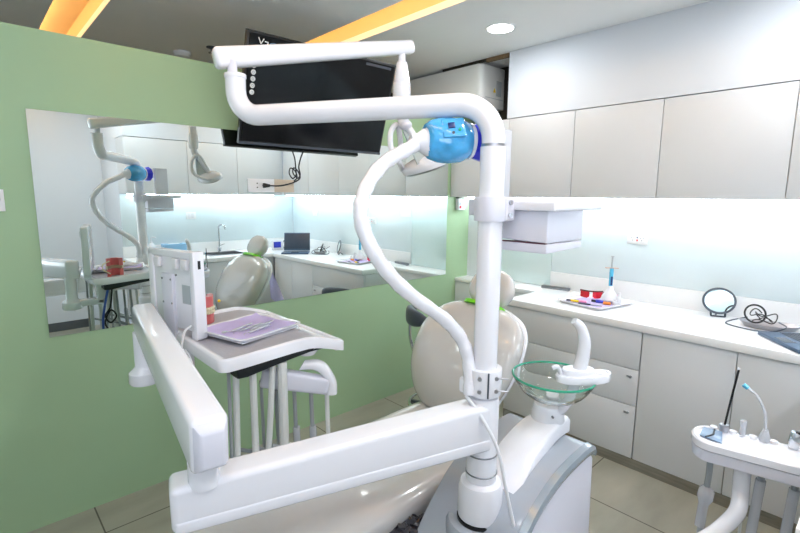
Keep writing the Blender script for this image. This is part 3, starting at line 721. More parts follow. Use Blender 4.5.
obj('hinge', MB().tube(cr([(TXm-.03, TYm+.045, TZm+.02), (TXm-.065, TYm+.055, TZm+.045), (TXm-.07, TYm+.05, TZm+.08), (TXm-.03, TYm+.045, TZm+.10)], 6), .004, 8), M['cream'], t)
obj('yellow_pin', MB().ell((TXm+.062, TYm+.0, TZm+.085), (.006, .006, .006)), M['yellow'], t)

# ---- operating light
t = thing('operating_light', 'white dental operating light hanging from a long rising bar', 'dental light', (.72, 1.585, 2.0))
LA, LB = V((.672, 1.632, 2.050)), V((1.430, 1.470, 2.209))
obj('spring_bar', MB().beam(LA, LB, .060, .068, .050, .052, .016, 4, .005), M['white_plastic'], t)
obj('pivot_pin', MB().cyl((.718, 1.585+.02, 1.998), (.718, 1.585+.02, 2.045), .016, 20), M['lilac_white'], t)
q = MB(); q.lathe([(.034, -.05), (.037, .0), (.037, .055), (.033, .06), (.022, .135), (.015, .14), (.015, .175)], (1.383, 1.478, 2.005), n=24); obj('hanger', q, M['white_plastic'], t)
obj('hanger_pin', MB().cyl((1.383, 1.478, 2.16), (1.383, 1.478, 2.195), .011, 14), M['dark_grey'], t)
q = MB(); q.tube(cr([(1.383, 1.478, 2.02), (1.383, 1.478, 1.96), (1.386, 1.478, 1.93), (1.40, 1.475, 1.90)], 5), .023, 16); obj('stem', q, M['white_plastic'], t)
obj('knuckle', MB().ell((1.402, 1.473, 1.895), (.028, .028, .022)), M['lilac_white'], t)
LH = V((1.505, 1.452, 1.745)); tl = Matrix.Rotation(math.radians(-20), 3, 'Y') @ Matrix.Rotation(math.radians(-8), 3, 'X')
obj('yoke_arm', MB().beam((1.408, 1.472, 1.89), LH+V((-.0, 0, .03)), .036, .028, .045, .026, .008, 3), M['white_plastic'], t)
q = MB(); q.loft([superring(LH+tl @ V((0, 0, dz)), tl @ V((1, 0, 0)), tl @ V((0, 1, 0)), .088*k, .125*k, .9, 36) for dz, k in ((-.030, .86), (-.026, .96), (-.012, 1.0), (.002, .97), (.018, .8), (.028, .5), (.032, .15))]); obj('lamp_head', q, M['white_plastic'], t)
q = MB(); q.loft([superring(LH+tl @ V((0, 0, dz)), tl @ V((1, 0, 0)), tl @ V((0, 1, 0)), .080*k, .115*k, .9, 36) for dz, k in ((-.036, .85), (-.031, .97), (-.027, .97))]); obj('lamp_lens', q, M['steel_dark'], t, 'grey front lens')
sh = [V((1.392, 1.474, 1.87)), V((1.405, 1.47, 1.875)), LH+tl @ V((.01, -.03, .02)), LH+tl @ V((-.085, -.04, .01))]
obj('shield', MB().prism(sh, (0, .006, 0)), M['lightglass'], t)
obj('handle', MB().tube(cr([LH+tl @ V((-.05, .10, .0)), LH+V((-.12, .04, .0)), LH+V((-.155, .05, .05)), LH+V((-.15, .06, .12)), LH+V((-.10, .07, .15)), LH+tl @ V((-.03, .10, .05))], 6), .012, 12), M['white_plastic'], t)

# ---- whitening lamp on gooseneck
t = thing('whitening_lamp', 'gooseneck whitening lamp wrapped in sky blue film, clamped to the pole', 'lamp', (PX, PY, 1.0))
hp = cr([(1.09, .846, 1.0), (1.098, .859, 1.09), (1.084, .878, 1.166), (1.025, .897, 1.236), (.916, .916, 1.315), (.838, .935, 1.387), (.783, .954, 1.471), (.767, .973, 1.55), (.799, .992, 1.617), (.865, 1.002, 1.683), (.94, 1.005, 1.722), (.99, .998, 1.748)], 8)
rs = [.0205+.0011*math.sin(i*1.1)+random.uniform(-.0005, .0005) for i in range(len(hp))]
obj('gooseneck', MB().tube(hp, rs, 16, jitter=.03), M['hose_wrap'], t)
la = V((.90, -.44, .0)).normalized(); LR = Matrix((la, V((.44, .90, 0)).normalized(), la.cross(V((.44, .90, 0)).normalized()))).transposed(); LC = V((1.095, .955, 1.765))
q = MB(); q.lathe([(.021, -.125), (.024, -.105), (.036, -.088), (.045, -.070)], LC+V((0, 0, -.006)), la, 28); obj('neck', q, M['white_plastic'], t)
q = MB(); q.lathe([(.044, -.080), (.055, -.068), (.065, -.04), (.068, -.01), (.065, .03), (.055, .052), (.044, .062)], LC, la, 36); 
for v_ in q.bm.verts: v_.co += v_.co.normalized()*random.uniform(-.001, .0016)
obj('wrapped_housing', q, M['wrap_blue'], t, 'sky blue film wrapped housing', angle=60)
obj('white_band', MB().lathe([(.040, .052), (.055, .056), (.053, .066), (.040, .070)], LC, la, 32), M['white_plastic'], t)
obj('light_guard', MB().lathe([(.036, .064), (.050, .070), (.062, .112), (.057, .116), (.028, .09)], LC, la, 10), M['violet'], t, 'violet blue faceted light guard', angle=20)
obj('tip', MB().cyl(LC+la*.09, LC+la*.128, .010, 16), M['sky'], t)
cam_n = V((-.55, -.66, .42)).normalized()
side = cam_n.cross(V((0, 0, 1))).normalized()*-1; upv = side.cross(cam_n) if side.cross(cam_n).z > 0 else -side.cross(cam_n)
PC = LC+la*.0+cam_n*.066
RC = Matrix((la-cam_n*la.dot(cam_n), V((0, 0, 0)), cam_n)); a1 = (la-cam_n*la.dot(cam_n)).normalized(); a2 = cam_n.cross(a1); RC = Matrix((a1, a2, cam_n)).transposed()
obj('control_panel', MB().obox(PC, (.066, .060, .010), RC, .003), M['wrap_blue'], t)
obj('display', MB().obox(PC+cam_n*.006-a1*.006+a2*.006, (.020, .018, .003), RC, .001), M['navy'], t)
obj('button', MB().cyl(PC+cam_n*.004+a1*.016-a2*.010, PC+cam_n*.008+a1*.016-a2*.010, .005, 14), mat('green button', rgb(30, 160, 130), .3), t, 'green button')
obj('button', MB().cyl(PC+cam_n*.004-a1*.004-a2*.018, PC+cam_n*.008-a1*.004-a2*.018, .004, 14), M['dark_grey'], t, 'dark button')
q = MB(); q.lathe([(.037, 0), (.052, 0), (.053, .004), (.053, .078), (.052, .082), (.037, .082)], (PX, PY, .998), n=32); q.box((1.078, .832, .998), (1.12, .885, 1.05), .01, 3)
obj('clamp', q, M['white_plastic'], t)
cd = V((-PX, -PY, 0)).normalized(); sd = V((cd.y, -cd.x, 0)); 
if sd.x < 0: sd = -sd
gp = V((PX, PY, 0))+cd*.052+sd*.012
obj('clamp_gap', MB().obox(V((gp.x, gp.y, 1.039)), (.005, .004, .08), rz(math.atan2(sd.y, sd.x))), M['dark_grey'], t)
for sx in (-.014, .036):
    for z in (1.02, 1.06):
        p = V((PX, PY, z))+cd*(.051 if sx < 0 else .036)+sd*sx; obj('bolt', MB().cyl(p, p+cd*.007, .0065, 12), M['steel'], t, 'steel bolt')
        if sx > 0: obj('bolt', MB().cyl(p, p+sd*.035, .003, 8), M['steel'], t, 'long steel bolt')
pc_ = [(1.075, .85, 1.0), (1.085, .80, .95), (1.10, .745, .86), (1.115, .72, .74), (1.135, .70, .62), (1.15, .69, .56), (1.14, .64, .50), (1.13, .635, .30), (1.10, .63, .05), (1.05, .62, .008)]
obj('lamp_cord', MB().tube(cr(pc_, 6), .0055, 10), M['white_matte'], t)

# ---- shelf with dispenser box, film panel
t = thing('pole_shelf', 'white shelf clamped to the pole with a box drawer underneath', 'shelf', (1.30, .76, 1.44))
q = MB(); q.lathe([(.037, 0), (.048, 0), (.049, .004), (.049, .066), (.048, .070), (.037, .070)], (PX, PY, 1.530), n=32); q.box((1.14, .775, 1.530), (1.186, .84, 1.60), .008, 3)
obj('clamp', q, M['lilac_white'], t)
for z in (1.548, 1.584): 
    p = V((1.155, .774, z)); obj('bolt', MB().cyl(p, p+V((-.3, -.9, 0)).normalized()*.006, .0065, 12), M['steel'], t, 'steel bolt')
obj('shelf_board', MB().box((1.176, .645, 1.562), (1.47, .86, 1.590), .006, 3), M['white_plastic'], t)
q = MB(); q.hexa([(1.20, .678, 1.470), (1.412, .678, 1.470), (1.412, .83, 1.475), (1.20, .83, 1.475), (1.20, .678, 1.5615), (1.412, .678, 1.5615), (1.412, .83, 1.5615), (1.20, .83, 1.5615)], .004); obj('box', q, M['lilac_white'], t)
q = MB(); q.hexa([(1.20, .678, 1.440), (1.412, .678, 1.447), (1.412, .83, 1.447), (1.20, .83, 1.440), (1.20, .678, 1.468), (1.412, .678, 1.468), (1.412, .83, 1.468), (1.20, .83, 1.468)], .004); obj('drawer', q, M['lilac_white'], t)
obj('seam', MB().box((1.1995, .682, 1.4675), (1.21, .828, 1.4705)), mat('dark red seam', rgb(96, 50, 66), .5), t, 'dark red drawer seam')
t = thing('acrylic_holder', 'milky acrylic holder standing behind the upper pole', 'holder', (1.25, .905, 1.59))
q = MB(); q.hexa([(1.235, .915, 1.592), (1.338, .90, 1.592), (1.343, .935, 1.592), (1.24, .95, 1.592), (1.235, .915, 1.815), (1.338, .90, 1.815), (1.343, .935, 1.815), (1.24, .95, 1.815)], .004); obj('sleeve', q, M['acrylic'], t)
q = MB(); q.box((1.140, .868, 1.545), (1.20, .915, 1.592), .005); q.box((1.195, .863, 1.56), (1.36, .955, 1.591), .004); obj('bracket', q, M['lilac_white'], t)

# ------------------------------------------------------------------ dental chair
CH = thing('dental_chair', 'glossy taupe dental chair reclined behind the pole', 'dental chair', (1.3, 1.36, 0))
def cushion(st, e=.62, n=36, k=7):
    rows = cr(st, k); rings = []
    for i, rrow in enumerate(rows):
        x, y, z, hw, ht, dip = rrow[:6]
        a = np.array(rows[min(i+1, len(rows)-1)][:3]); b = np.array(rows[max(i-1, 0)][:3]); d = V(a-b).normalized()
        uu = V((-d.y, d.x, 0)); 
        if uu.length < .2 or abs(d.z) > .6: uu = V((.09, 1, 0))
        if uu.y < 0: uu = -uu
        uu.normalize(); v_ = d.cross(uu).normalized()
        if CUSH_UP.dot(v_) < 0: v_ = -v_
        rings.append(superring((x, y, z), uu, v_, max(hw, .004), max(ht, .004), e, n, dip))
    return rings
CUSH_UP = V((-.8, -.1, .5))
# (x, y, z, half width, half thickness, dip)
back = [(1.622, 1.415, .545, .10, .02, 0), (1.632, 1.415, .565, .175, .045, 0), (1.657, 1.42, .64, .25, .07, .0), (1.70, 1.42, .75, .305, .078, .006), (1.765, 1.415, .87, .322, .078, .010), (1.820, 1.405, .955, .300, .072, .008), (1.86, 1.395, 1.012, .245, .058, .0), (1.885, 1.39, 1.043, .16, .04, 0), (1.897, 1.39, 1.056, .07, .015, 0)]
obj('backrest', MB().loft(cushion(back, .72)), M['vinyl'], CH)
bs = [(x+.050, y, z-.012, w*.985, .028, 0) for x, y, z, w, t_, d_ in back]
obj('backrest_shell', MB().loft(cushion(bs, .72)), M['white_plastic'], CH, 'white rear shell')
head = [(1.90, 1.385, 1.055, .05, .012, 0), (1.903, 1.385, 1.065, .092, .032, 0), (1.92, 1.385, 1.11, .132, .048, .012), (1.94, 1.385, 1.16, .132, .048, .014), (1.955, 1.385, 1.205, .106, .036, .012), (1.962, 1.385, 1.232, .05, .016, .004)]
obj('headrest', MB().loft(cushion(head, .75)), M['vinyl'], CH)
obj('headrest_band', MB().loft([superring((1.872+.014*s, 1.388, 1.050+.014*s), (.09, 1, 0), (-.85, 0, .5), .122, .056, .8, 28) for s in (0, .5, 1)]), M['lime'], CH, 'lime green strip below the headrest')
obj('headrest_stem', MB().beam((1.94, 1.38, .95), (1.985, 1.38, 1.14), .06, .018, .06, .018, .004), M['steel'], CH)
0 and obj('headrest_cover', MB().loft([superring((1.985+.006*i, 1.335-.02*i, 1.06+.045*i), (.09, 1, 0), (-.9, 0, .3), .10+random.uniform(-.012, .012), .022+random.uniform(-.006, .006), .9, 26) for i in range(5)]), M['clear'], CH, 'crumpled clear plastic cover')
CUSH_UP = V((-.1, 0, 1))
seat = [(1.74, 1.35, .52, .12, .02, 0), (1.72, 1.35, .52, .22, .06, 0), (1.62, 1.35, .505, .27, .075, .02), (1.40, 1.345, .495, .285, .080, .028), (1.15, 1.335, .500, .285, .078, .024), (.90, 1.325, .495, .27, .072, .012), (.65, 1.315, .475, .25, .066, .006), (.45, 1.31, .455, .225, .06, .004), (.34, 1.305, .445, .18, .05, 0), (.29, 1.305, .44, .08, .02, 0)]
obj('seat', MB().loft(cushion(seat, .6)), M['vinyl'], CH)
ss = [(x, y, z-.07, w*.93, .035, 0) for x, y, z, w, t_, d_ in seat]
obj('seat_shell', MB().loft(cushion(ss, .6)), M['white_plastic'], CH)
obj('lift_column', MB().hexa([(1.15, 1.22, .05), (1.55, 1.22, .05), (1.55, 1.48, .05), (1.15, 1.48, .05), (1.25, 1.25, .42), (1.55, 1.25, .42), (1.55, 1.45, .42), (1.25, 1.45, .42)], .02), M['unit_grey'], CH)
obj('base_plate', MB().box((.75, 1.12, .0), (1.85, 1.58, .06), .02, 3), M['unit_grey'], CH)
obj('back_hinge', MB().cyl((1.70, 1.24, .53), (1.70, 1.46, .53), .05, 20), M['dark_grey'], CH)
obj('armrest', MB().beam((1.40, 1.085, .575), (1.60, 1.085, .60), .05, .03, .05, .03, .01), M['dark_grey'], CH, 'dark slate armrest')
# bib hanging from the headrest side
q = MB(); n_ = 8; bmq = q.bm
def bibp(i, j, o):
    s_ = i/n_; r_ = j/n_
    x = 1.945+.045*r_+(.05+.10*r_)*s_+o*.3; y = 1.50-.05*s_+.015*math.sin(4*r_+5*s_)+o; z = 1.03-(.42*r_)*(1-.25*abs(s_-.6)) - .03*s_
    return V((x, y, z))
va = [[bmq.verts.new(bibp(i, j, 0)) for i in range(n_+1)] for j in range(n_+1)]; vb = [[bmq.verts.new(bibp(i, j, .002)) for i in range(n_+1)] for j in range(n_+1)]
for j in range(n_):
    for i in range(n_):
        bmq.faces.new([va[j][i], va[j][i+1], va[j+1][i+1], va[j+1][i]]); bmq.faces.new([vb[j][i], vb[j+1][i], vb[j+1][i+1], vb[j][i+1]])
one('patient_bib', q, M['purple'], 'lilac paper bib hanging behind the chair back, seen in the mirror', 'bib')

# ------------------------------------------------------------------ stool by the green wall
SX, SY = 2.37, 2.13
t = thing('stool', 'dark slate stool between the dental chair and green wall', 'stool', (SX, SY, 0))
obj('seat', MB().lathe([(.02, -.03), (.16, -.03), (.18, -.01), (.18, .02), (.16, .04), (.02, .045)], (SX, SY, .50), n=36), M['dark_grey'], t)
q = MB(); rings = []
for a_ in np.linspace(-.9, .9, 15):
    cx_, cy_ = SX-.02-.19*math.cos(a_+.55), SY+.19*math.sin(a_+.55)*1.0
    k = math.sqrt(max(.05, 1-(a_/.95)**2)); n__ = V((-math.cos(a_+.55), math.sin(a_+.55), 0))
    rings.append(superring((cx_, cy_, .79), n__, (0, 0, 1), .026*k+.004, .058*k+.006, .8, 18))
obj('backrest', MB().loft(rings), M['dark_grey'], t)
obj('back_post', MB().tube(cr([(SX, SY, .48), (SX-.12, SY+.09, .50), (SX-.17, SY+.11, .62), (SX-.182, SY+.105, .77)], 6), .012, 10), M['chrome'], t)
obj('gas_column', MB().cyl((SX, SY, .08), (SX, SY, .49), .025, 18), M['chrome'], t)
obj('foot_ring', MB().torus((SX, SY, .14), .20, .011, n=40), M['chrome'], t)
for k in range(5):
    a_ = 2*PI*k/5+.3; p = V((SX+.27*math.cos(a_), SY+.27*math.sin(a_), .06)); lg = obj('leg', MB().beam((SX+.02*math.cos(a_), SY+.02*math.sin(a_), .10), p, .045, .03, .03, .02, .006), M['dark_grey'], t)
    obj('castor', MB().cyl(p+V((-.01*math.sin(a_), .01*math.cos(a_), -.032)), p+V((.01*math.sin(a_), -.01*math.cos(a_), -.032)), .027, 16, .004), M['black'], lg)
for k in range(3):
    a_ = 2*PI*k/3+.5; obj('ring_spoke', MB().tube([(SX+.02*math.cos(a_), SY+.02*math.sin(a_), .14), (SX+.195*math.cos(a_), SY+.195*math.sin(a_), .14)], .006, 8), M['chrome'], t)

# crumpled film beside chair base
q = MB(); random.seed(3)
q.ell((1.02, 1.075, .46), (.10, .045, .03), rz(-.2), 22, 12)
for v_ in q.bm.verts: v_.co += V((random.uniform(-.014, .014), random.uniform(-.014, .014), random.uniform(-.012, .012)))
# ------------------------------------------------------------------ assistant console (right foreground)
t = thing('assistant_console', 'white assistant instrument tray on a bent tube at lower right', 'instrument tray', (1.78, .2, .6))
T0 = V((1.752, .408, -.012)); ad = V((.20, -.98, 0)).normalized(); pd = V((.98, .20, 0)).normalized()
def at(s, p, z): return T0+ad*s+pd*(p*1.30-.033)+V((0, 0, z))
LT = .52
def plan(z, gr):
    o = []
    for k in range(9):
        a_ = PI/2+PI*k/8; o.append(at(.055+(.055+gr)*math.cos(a_), .055+(.055+gr)*math.sin(a_), z))
    return o+[at(LT+gr, -gr, z), at(LT+gr, .11+gr, z)]
obj('tray_body', MB().loft([plan(.742, -.012), plan(.748, -.004), plan(.780, 0), plan(.785, 0)]), M['lilac_white'], t, angle=40)
obj('tray_top', MB().loft([plan(.787, .0), plan(.790, .003), plan(.812, .003), plan(.818, -.003), plan(.818, -.010), plan(.813, -.014)]), M['white_plastic'], t, angle=40)
q = MB(); q.hexa([at(.022, .03, .8175), at(.085, .012, .8175), at(.085, .085, .8175), at(.03, .088, .8175), at(.022, .03, .8205), at(.085, .012, .8205), at(.085, .085, .8205), at(.03, .088, .8205)], .001); obj('touch_panel', q, M['steelblue'], t, 'slate blue touch panel')
obj('panel_mark', MB().tube([at(.040, .025, .8215), at(.060, .05, .8215), at(.062, .085, .8215)], .003, 6), M['black'], t)
for s_ in np.arange(.06, .50, .055): obj('holder_nub', MB().cyl(at(s_, .102, .808), at(s_, .102, .824), .012, 14, .003), M['white_plastic'], t)
q = MB(); q.tube(cr([at(.15, .055, .745), at(.15, .055, .70), at(.152, .055, .64), (1.775, .262, .585), (1.735, .285, .54), (1.67, .32, .505), (1.58, .39, .46), (1.49, .52, .40), (1.47, .655, .34)], 7), .0245, 16); obj('support_tube', q, M['white_plastic'], t)
for s_, p_, m_, r_ in ((.06, .05, 'hose_grey', .010), (.20, .055, 'hose_grey', .010), (.285, .055, 'hose_grey', .010), (.17, .08, 'hose_pale', .005)):
    obj('hose', MB().tube(cr([at(s_, p_, .745), at(s_, p_, .66), at(s_-.006, p_, .55), at(s_-.01, p_-.01, .42), at(s_-.05, p_-.02, .33), at(s_-.11, p_-.03, .36)], 6), r_, 10), M[m_], t)
for s_ in (.20, .285): obj('hose_sleeve', MB().tube([at(s_, .055, .705), at(s_-.004, .055, .60), at(s_-.01, .052, .45)], .0145, 12), M['acrylic'], t, 'clear plastic sleeve')
obj('hose_sleeve', MB().tube([at(.059, .05, .63), at(.058, .05, .615), at(.056, .05, .59), at(.055, .049, .565), at(.052, .046, .48)], [.012, .024, .026, .015, .016], 12, jitter=.12), M['acrylic'], t, 'crumpled clear plastic sleeve')
def h3(name, label, s_, p_):
    return thing(name, label, 'dental tool', tuple(at(s_, p_, .82)), None)
t = h3('suction_rod', 'thin dark upright rod in the assistant tray', .088, .10)
obj('rod', MB().tube([at(.088, .10, .825), at(.098, .10, .93), at(.110, .10, 1.045)], .0035, 10), M['black'], t); obj('socket', MB().cyl(at(.088, .10, .815), at(.088, .10, .84), .015, 18, .003), M['steel'], t); obj('tip', MB().cyl(at(.1095, .10, 1.043), at(.110, .10, 1.050), .0042, 10), M['white_plastic'], t)
t = h3('saliva_ejector', 'clear bent saliva ejector with a blue tip', .20, .10)
ej = cr([at(.20, .10, .83), at(.198, .10, .87), at(.19, .10, .92), at(.165, .10, .965), at(.14, .10, .985)], 6)
obj('tube', MB().tube(ej, .0042, 10), M['acrylic'], t); obj('tip', MB().tube([ej[-1], tuple(V(ej[-1])+(V(ej[-1])-V(ej[-4])).normalized()*.016)], .0075, 12), M['sky'], t, 'blue tip'); obj('valve', MB().lathe([(.014, 0), (.016, .012), (.010, .03), (.008, .04)], at(.20, .10, .815)), M['acrylic'], t)
t = h3('air_syringe', 'chrome air-water syringe handle at the right frame edge', .27, .10)
obj('handle', MB().lathe([(.014, 0), (.016, .02), (.014, .045), (.010, .055)], at(.275, .10, .815)), M['chrome'], t); obj('trigger', MB().beam(at(.275, .10, .868), at(.297, .10, .872), .018, .008, .014, .006, .002), M['black'], t)
t = h3('suction_nozzle', 'short clear nozzle standing in the middle of the assistant tray', .14, .10)
obj('nozzle', MB().lathe([(.009, 0), (.009, .05), (.006, .052)], at(.14, .10, .818), n=16), M['acrylic'], t)

# ------------------------------------------------------------------ things on the worktop
zc = Z1+.0005
# etching tray
tcx = V((3.10, 1.365, zc)); TA = rz(math.radians(-10))
def ct(x, y, z): return tcx+TA @ V((x, y, z))
q = MB(); 
def rr_(w, h, z, r=.03, n=4):
    o = []
    for cx_, cy_, a0 in ((w-r, h-r, 0), (-w+r, h-r, PI/2), (-w+r, -h+r, PI), (w-r, -h+r, 1.5*PI)):
        for k in range(n+1): a = a0+PI/2*k/n; o.append(ct(cx_+r*math.cos(a), cy_+r*math.sin(a), z))
    return o
W_, H_ = .195, .165
q.loft([rr_(W_-.015, H_-.015, 0), rr_(W_-.002, H_-.002, .016), rr_(W_+.004, H_+.004, .017), rr_(W_+.004, H_+.004, .02), rr_(W_-.008, H_-.008, .019), rr_(W_-.018, H_-.018, .004)])
one('supply_tray', q, M['white_plastic'], 'white rimmed tray with lilac napkin on the right worktop', 'tray')
q = MB(); q.hexa([ct(-.17, -.14, .0045), ct(.12, -.14, .0045), ct(.13, .14, .0045), ct(-.17, .14, .0045), ct(-.17, -.14, .0065), ct(.12, -.14, .0065), ct(.13, .14, .0065), ct(-.17, .14, .0065)]); one('tray_napkin', q, M['purple'], 'lilac napkin in the tray on the right worktop', 'napkin')
def stick(x, y, a, L_, m, r, label, cap=None, nm='applicator'):
    t = thing(nm, label, 'dental supply', tuple(ct(x, y, .007)), 'small supplies on the worktop tray')
    d = TA @ V((math.cos(a), math.sin(a), 0)); c_ = ct(x, y, .0075+r)
    obj('barrel', MB().tube([c_-d*L_/2, c_+d*L_/2], r, 10), M[m], t)
    if cap: obj('cap', MB().tube([c_+d*L_/2, c_+d*(L_/2+.03)], r*.8, 10), M[cap], t)
PIH = PI/2
stick(-.12, .075, 1.9, .05, 'yellow', .008, 'yellow applicator at the left end of the worktop tray', 'dark_grey')
stick(-.09, .035, 1.9, .05, 'pinkish', .008, 'pink applicator beside the yellow one in the worktop tray', 'dark_grey')
stick(-.13, -.01, 2.1, .08, 'dark_grey', .005, 'dark grey probe in the middle of the worktop tray')
stick(.0, -.035, 1.9, .05, 'blue', .010, 'blue syringe in the worktop tray', 'black')
stick(-.005, -.09, 1.9, .045, 'orange', .010, 'orange syringe in the worktop tray')
stick(-.10, -.075, 2.0, .07, 'steel', .004, 'steel probe at the front of the worktop tray', 'black')
for (x, y, h_, m_, l_) in ((.115, -.085, .05, 'pinkish', 'small bottle with a pink cap in the worktop tray'), (.07, -.125, .075, 'white_matte', 'taller white bottle at the right end of the worktop tray'), (.02, -.13, .04, 'white_matte', 'short white jar at the front right of the worktop tray')):
    t = thing('bottle', l_, 'bottle', tuple(ct(x, y, .007)), 'small bottles on the worktop tray')
    obj('body', MB().lathe([(.014, 0), (.016, .003), (.016, h_*.6), (.008, h_*.75), (.008, h_*.8)], ct(x, y, .007), n=20), M['white_matte'], t)
    obj('cap', MB().lathe([(.010, 0), (.010, h_*.28), (.006, h_*.32)], ct(x, y, .007+h_*.78), n=18), M[m_], t)
# goggles
t = thing('protective_goggles', 'red lens protective goggles on the tray back edge', 'goggles', (3.20, 1.43, zc+.02)); g0 = V((3.17, 1.43, zc+.010)); gd = V((.35, -.94, 0)).normalized(); gn = V((-.94, -.35, 0)).normalized()
for s_ in (-1, 1):
    q = MB(); rings = []
    for k in range(9):
        f = k/8; x_ = s_*(.010+.062*f); bow = -.035*f*f; hh = .024*(1-.15*f) if k > 0 else .016
        rings.append([g0+gd*x_+gn*(bow+.0)+V((0, 0, -hh+.026+(.006 if k < 2 else 0))), g0+gd*x_+gn*(bow+.003)+V((0, 0, -hh+.026+(.006 if k < 2 else 0))), g0+gd*x_+gn*(bow-.002)+V((0, 0, .05)), g0+gd*x_+gn*(bow-.005)+V((0, 0, .05))])
    obj('lens', q.loft(rings), M['red_lens'], t, 'red tinted lens')
    obj('temple', MB().tube(cr([g0+gd*s_*.072+gn*-.036+V((0, 0, .047)), g0+gd*s_*.076+gn*-.07+V((0, 0, .040)), g0+gd*s_*.070+gn*-.13+V((0, 0, .012))], 5), .0035, 8), M['maroon'], t)
obj('brow_bar', MB().tube(cr([g0+gd*x_+gn*(-.035*(abs(x_)/.072)**2)+V((0, 0, .052)) for x_ in (-.073, -.05, -.02, 0, .02, .05, .073)], 4), .005, 8), M['maroon'], t)
# etch syringe standing in a cap stand
sx_, sy_ = 3.17, 1.30; zs = zc+.021
t = thing('gel_syringe', 'blue gel syringe standing upright beside the red goggles', 'syringe', (sx_, sy_, zs))
obj('stand', MB().lathe([(.055, 0), (.058, .006), (.050, .03), (.030, .06), (.020, .075), (.016, .10)], (sx_, sy_, zs), n=28), M['white_matte'], t, 'white stand')
obj('barrel', MB().lathe([(.013, 0), (.013, .125)], (sx_, sy_, zs+.095), n=20), M['sky'], t, 'blue gel barrel')
obj('print', MB().obox((sx_-.0098, sy_-.0085, zs+.135), (.003, .012, .06), rz(math.radians(40))), M['navy'], t)
obj('flange', MB().obox((sx_, sy_, zs+.222), (.018, .085, .004), rz(math.radians(35)), .0015), mat('tan flange', rgb(190, 150, 130), .4), t)
obj('plunger', MB().lathe([(.006, 0), (.006, .075), (.011, .077), (.011, .081)], (sx_, sy_, zs+.222), n=16), M['label_grey'], t)
# grey case
one('instrument_case', MB().obox((3.34, 1.79, zc+.011), (.035, .22, .022), rz(math.radians(8)), .004), M['steel_dark'], 'slim grey metal case at the back left of the right worktop', 'case')
# hand mirror on stand
t = thing('table_mirror', 'round dark-framed table mirror on the right worktop', 'mirror', (3.31, .70, zc)); mc = V((3.315, .705, zc+.098)); mn = V((-.86, -.42, .22)).normalized()
uax = mn.cross(V((0, 0, 1))).normalized(); 
obj('frame', MB().torus(mc, .074, .007, mn, 44, 10, 1.12, 1.0, u=tuple(uax)), M['dark_grey'], t)
w2 = mn.cross(uax); q = MB(); q.loft([[mc+mn*o_+uax*.074*1.12*math.cos(a)+w2*.074*math.sin(a) for a in [2*PI*k/40 for k in range(40)]] for o_ in (-.004, .002)]); obj('mirror_glass', q, M['mirror'], t)
q = MB(); 
for s_ in (-1, 1): q.tube([mc+uax*.038*s_-V((0, 0, .07)), mc+uax*.036*s_+mn*.01-V((0, 0, .096))], .006, 10)
q.tube([mc-V((0, 0, .096))+uax*.038+mn*.008, mc-V((0, 0, .096))-uax*.038+mn*.008], .0045, 8); q.tube([mc-V((0, 0, .07))-mn*.01, mc-mn*.06-V((0, 0, .094))], .005, 8)
obj('stand', q, M['dark_grey'], t)
# kidney tray and coiled cable
q = MB(); kc = V((3.235, .44, zc)); KR = rz(math.radians(-74))
def kr(w, h, z):
    o = []
    for k in range(36):
        a = 2*PI*k/36; x = w*math.cos(a); y = h*math.sin(a)+.03*(math.cos(2*a)-1)*.5
        o.append(kc+KR @ V((x, y, z)))
    return o
q.loft([kr(.115, .05, 0), kr(.14, .068, .03), kr(.145, .073, .032), kr(.138, .066, .031), kr(.112, .048, .003)])
one('kidney_dish', q, M['steel'], 'stainless kidney dish holding the black cable, beside the laptop', 'dish')
t = thing('coiled_cable', 'black cable coiled in the steel dish on the worktop', 'cable', (3.22, .46, zc+.02))
q = MB(); pts = []
for k in range(64):
    a = 2*PI*k/16; f = k/63
    pts.append((3.235+.075*math.cos(a)*(.8+.3*math.sin(k*.7))+.02*math.sin(k*.31), .46+.05*math.sin(a)-.06*f+.03, zc+.050+.022*math.sin(a*.5+.8)+.014*math.sin(k*.9)))
q.tube(cr(pts[:40], 3), .0032, 8); obj('coil', q, M['black'], t)
obj('loop', MB().torus((3.20, .505, zc+.075), .050, .005, (-.8, -.45, .35), 36, 8), M['black'], t)
obj('tail', MB().tube(cr([(3.23, .40, zc+.04), (3.17, .36, zc+.03), (3.11, .42, zc+.006), (3.09, .52, zc+.006), (3.14, .62, zc+.006), (3.22, .62, zc+.01), (3.27, .55, zc+.035)], 8), .0035, 8), M['dark_grey'], t)
# laptop
t = thing('laptop', 'open slate-blue laptop in the worktop corner at the right edge', 'laptop', (3.10, .28, zc)); la_ = math.radians(38); LRz = rz(la_); lc = V((2.975, .272, zc))
def lp(x, y, z): return lc+LRz @ V((x, y, z))
obj('base', MB().obox(lp(0, 0, .010), (.32, .225, .019), LRz, .004), M['laptop'], t)
q = MB()
for r_ in range(5):
    for k in range(13): q.obox(lp(-.132+.022*k, -.07+.020*r_, .0205), (.018, .016, .002), LRz)
obj('keyboard', q, M['dark_grey'], t); obj('touchpad', MB().obox(lp(0, .075, .0200), (.09, .05, .0012), LRz), M['laptop_scr'], t)
SRX = LRz @ Matrix.Rotation(math.radians(14), 3, 'X')
lid = obj('lid', MB().obox(lp(0, -.116, .022)+SRX @ V((0, 0, .112)), (.32, .010, .225), SRX, .003), M['laptop'], t)
obj('screen', MB().obox(lp(0, -.116, .022)+SRX @ V((0, .0056, .115)), (.30, .001, .19), SRX), M['laptop_scr'], lid)
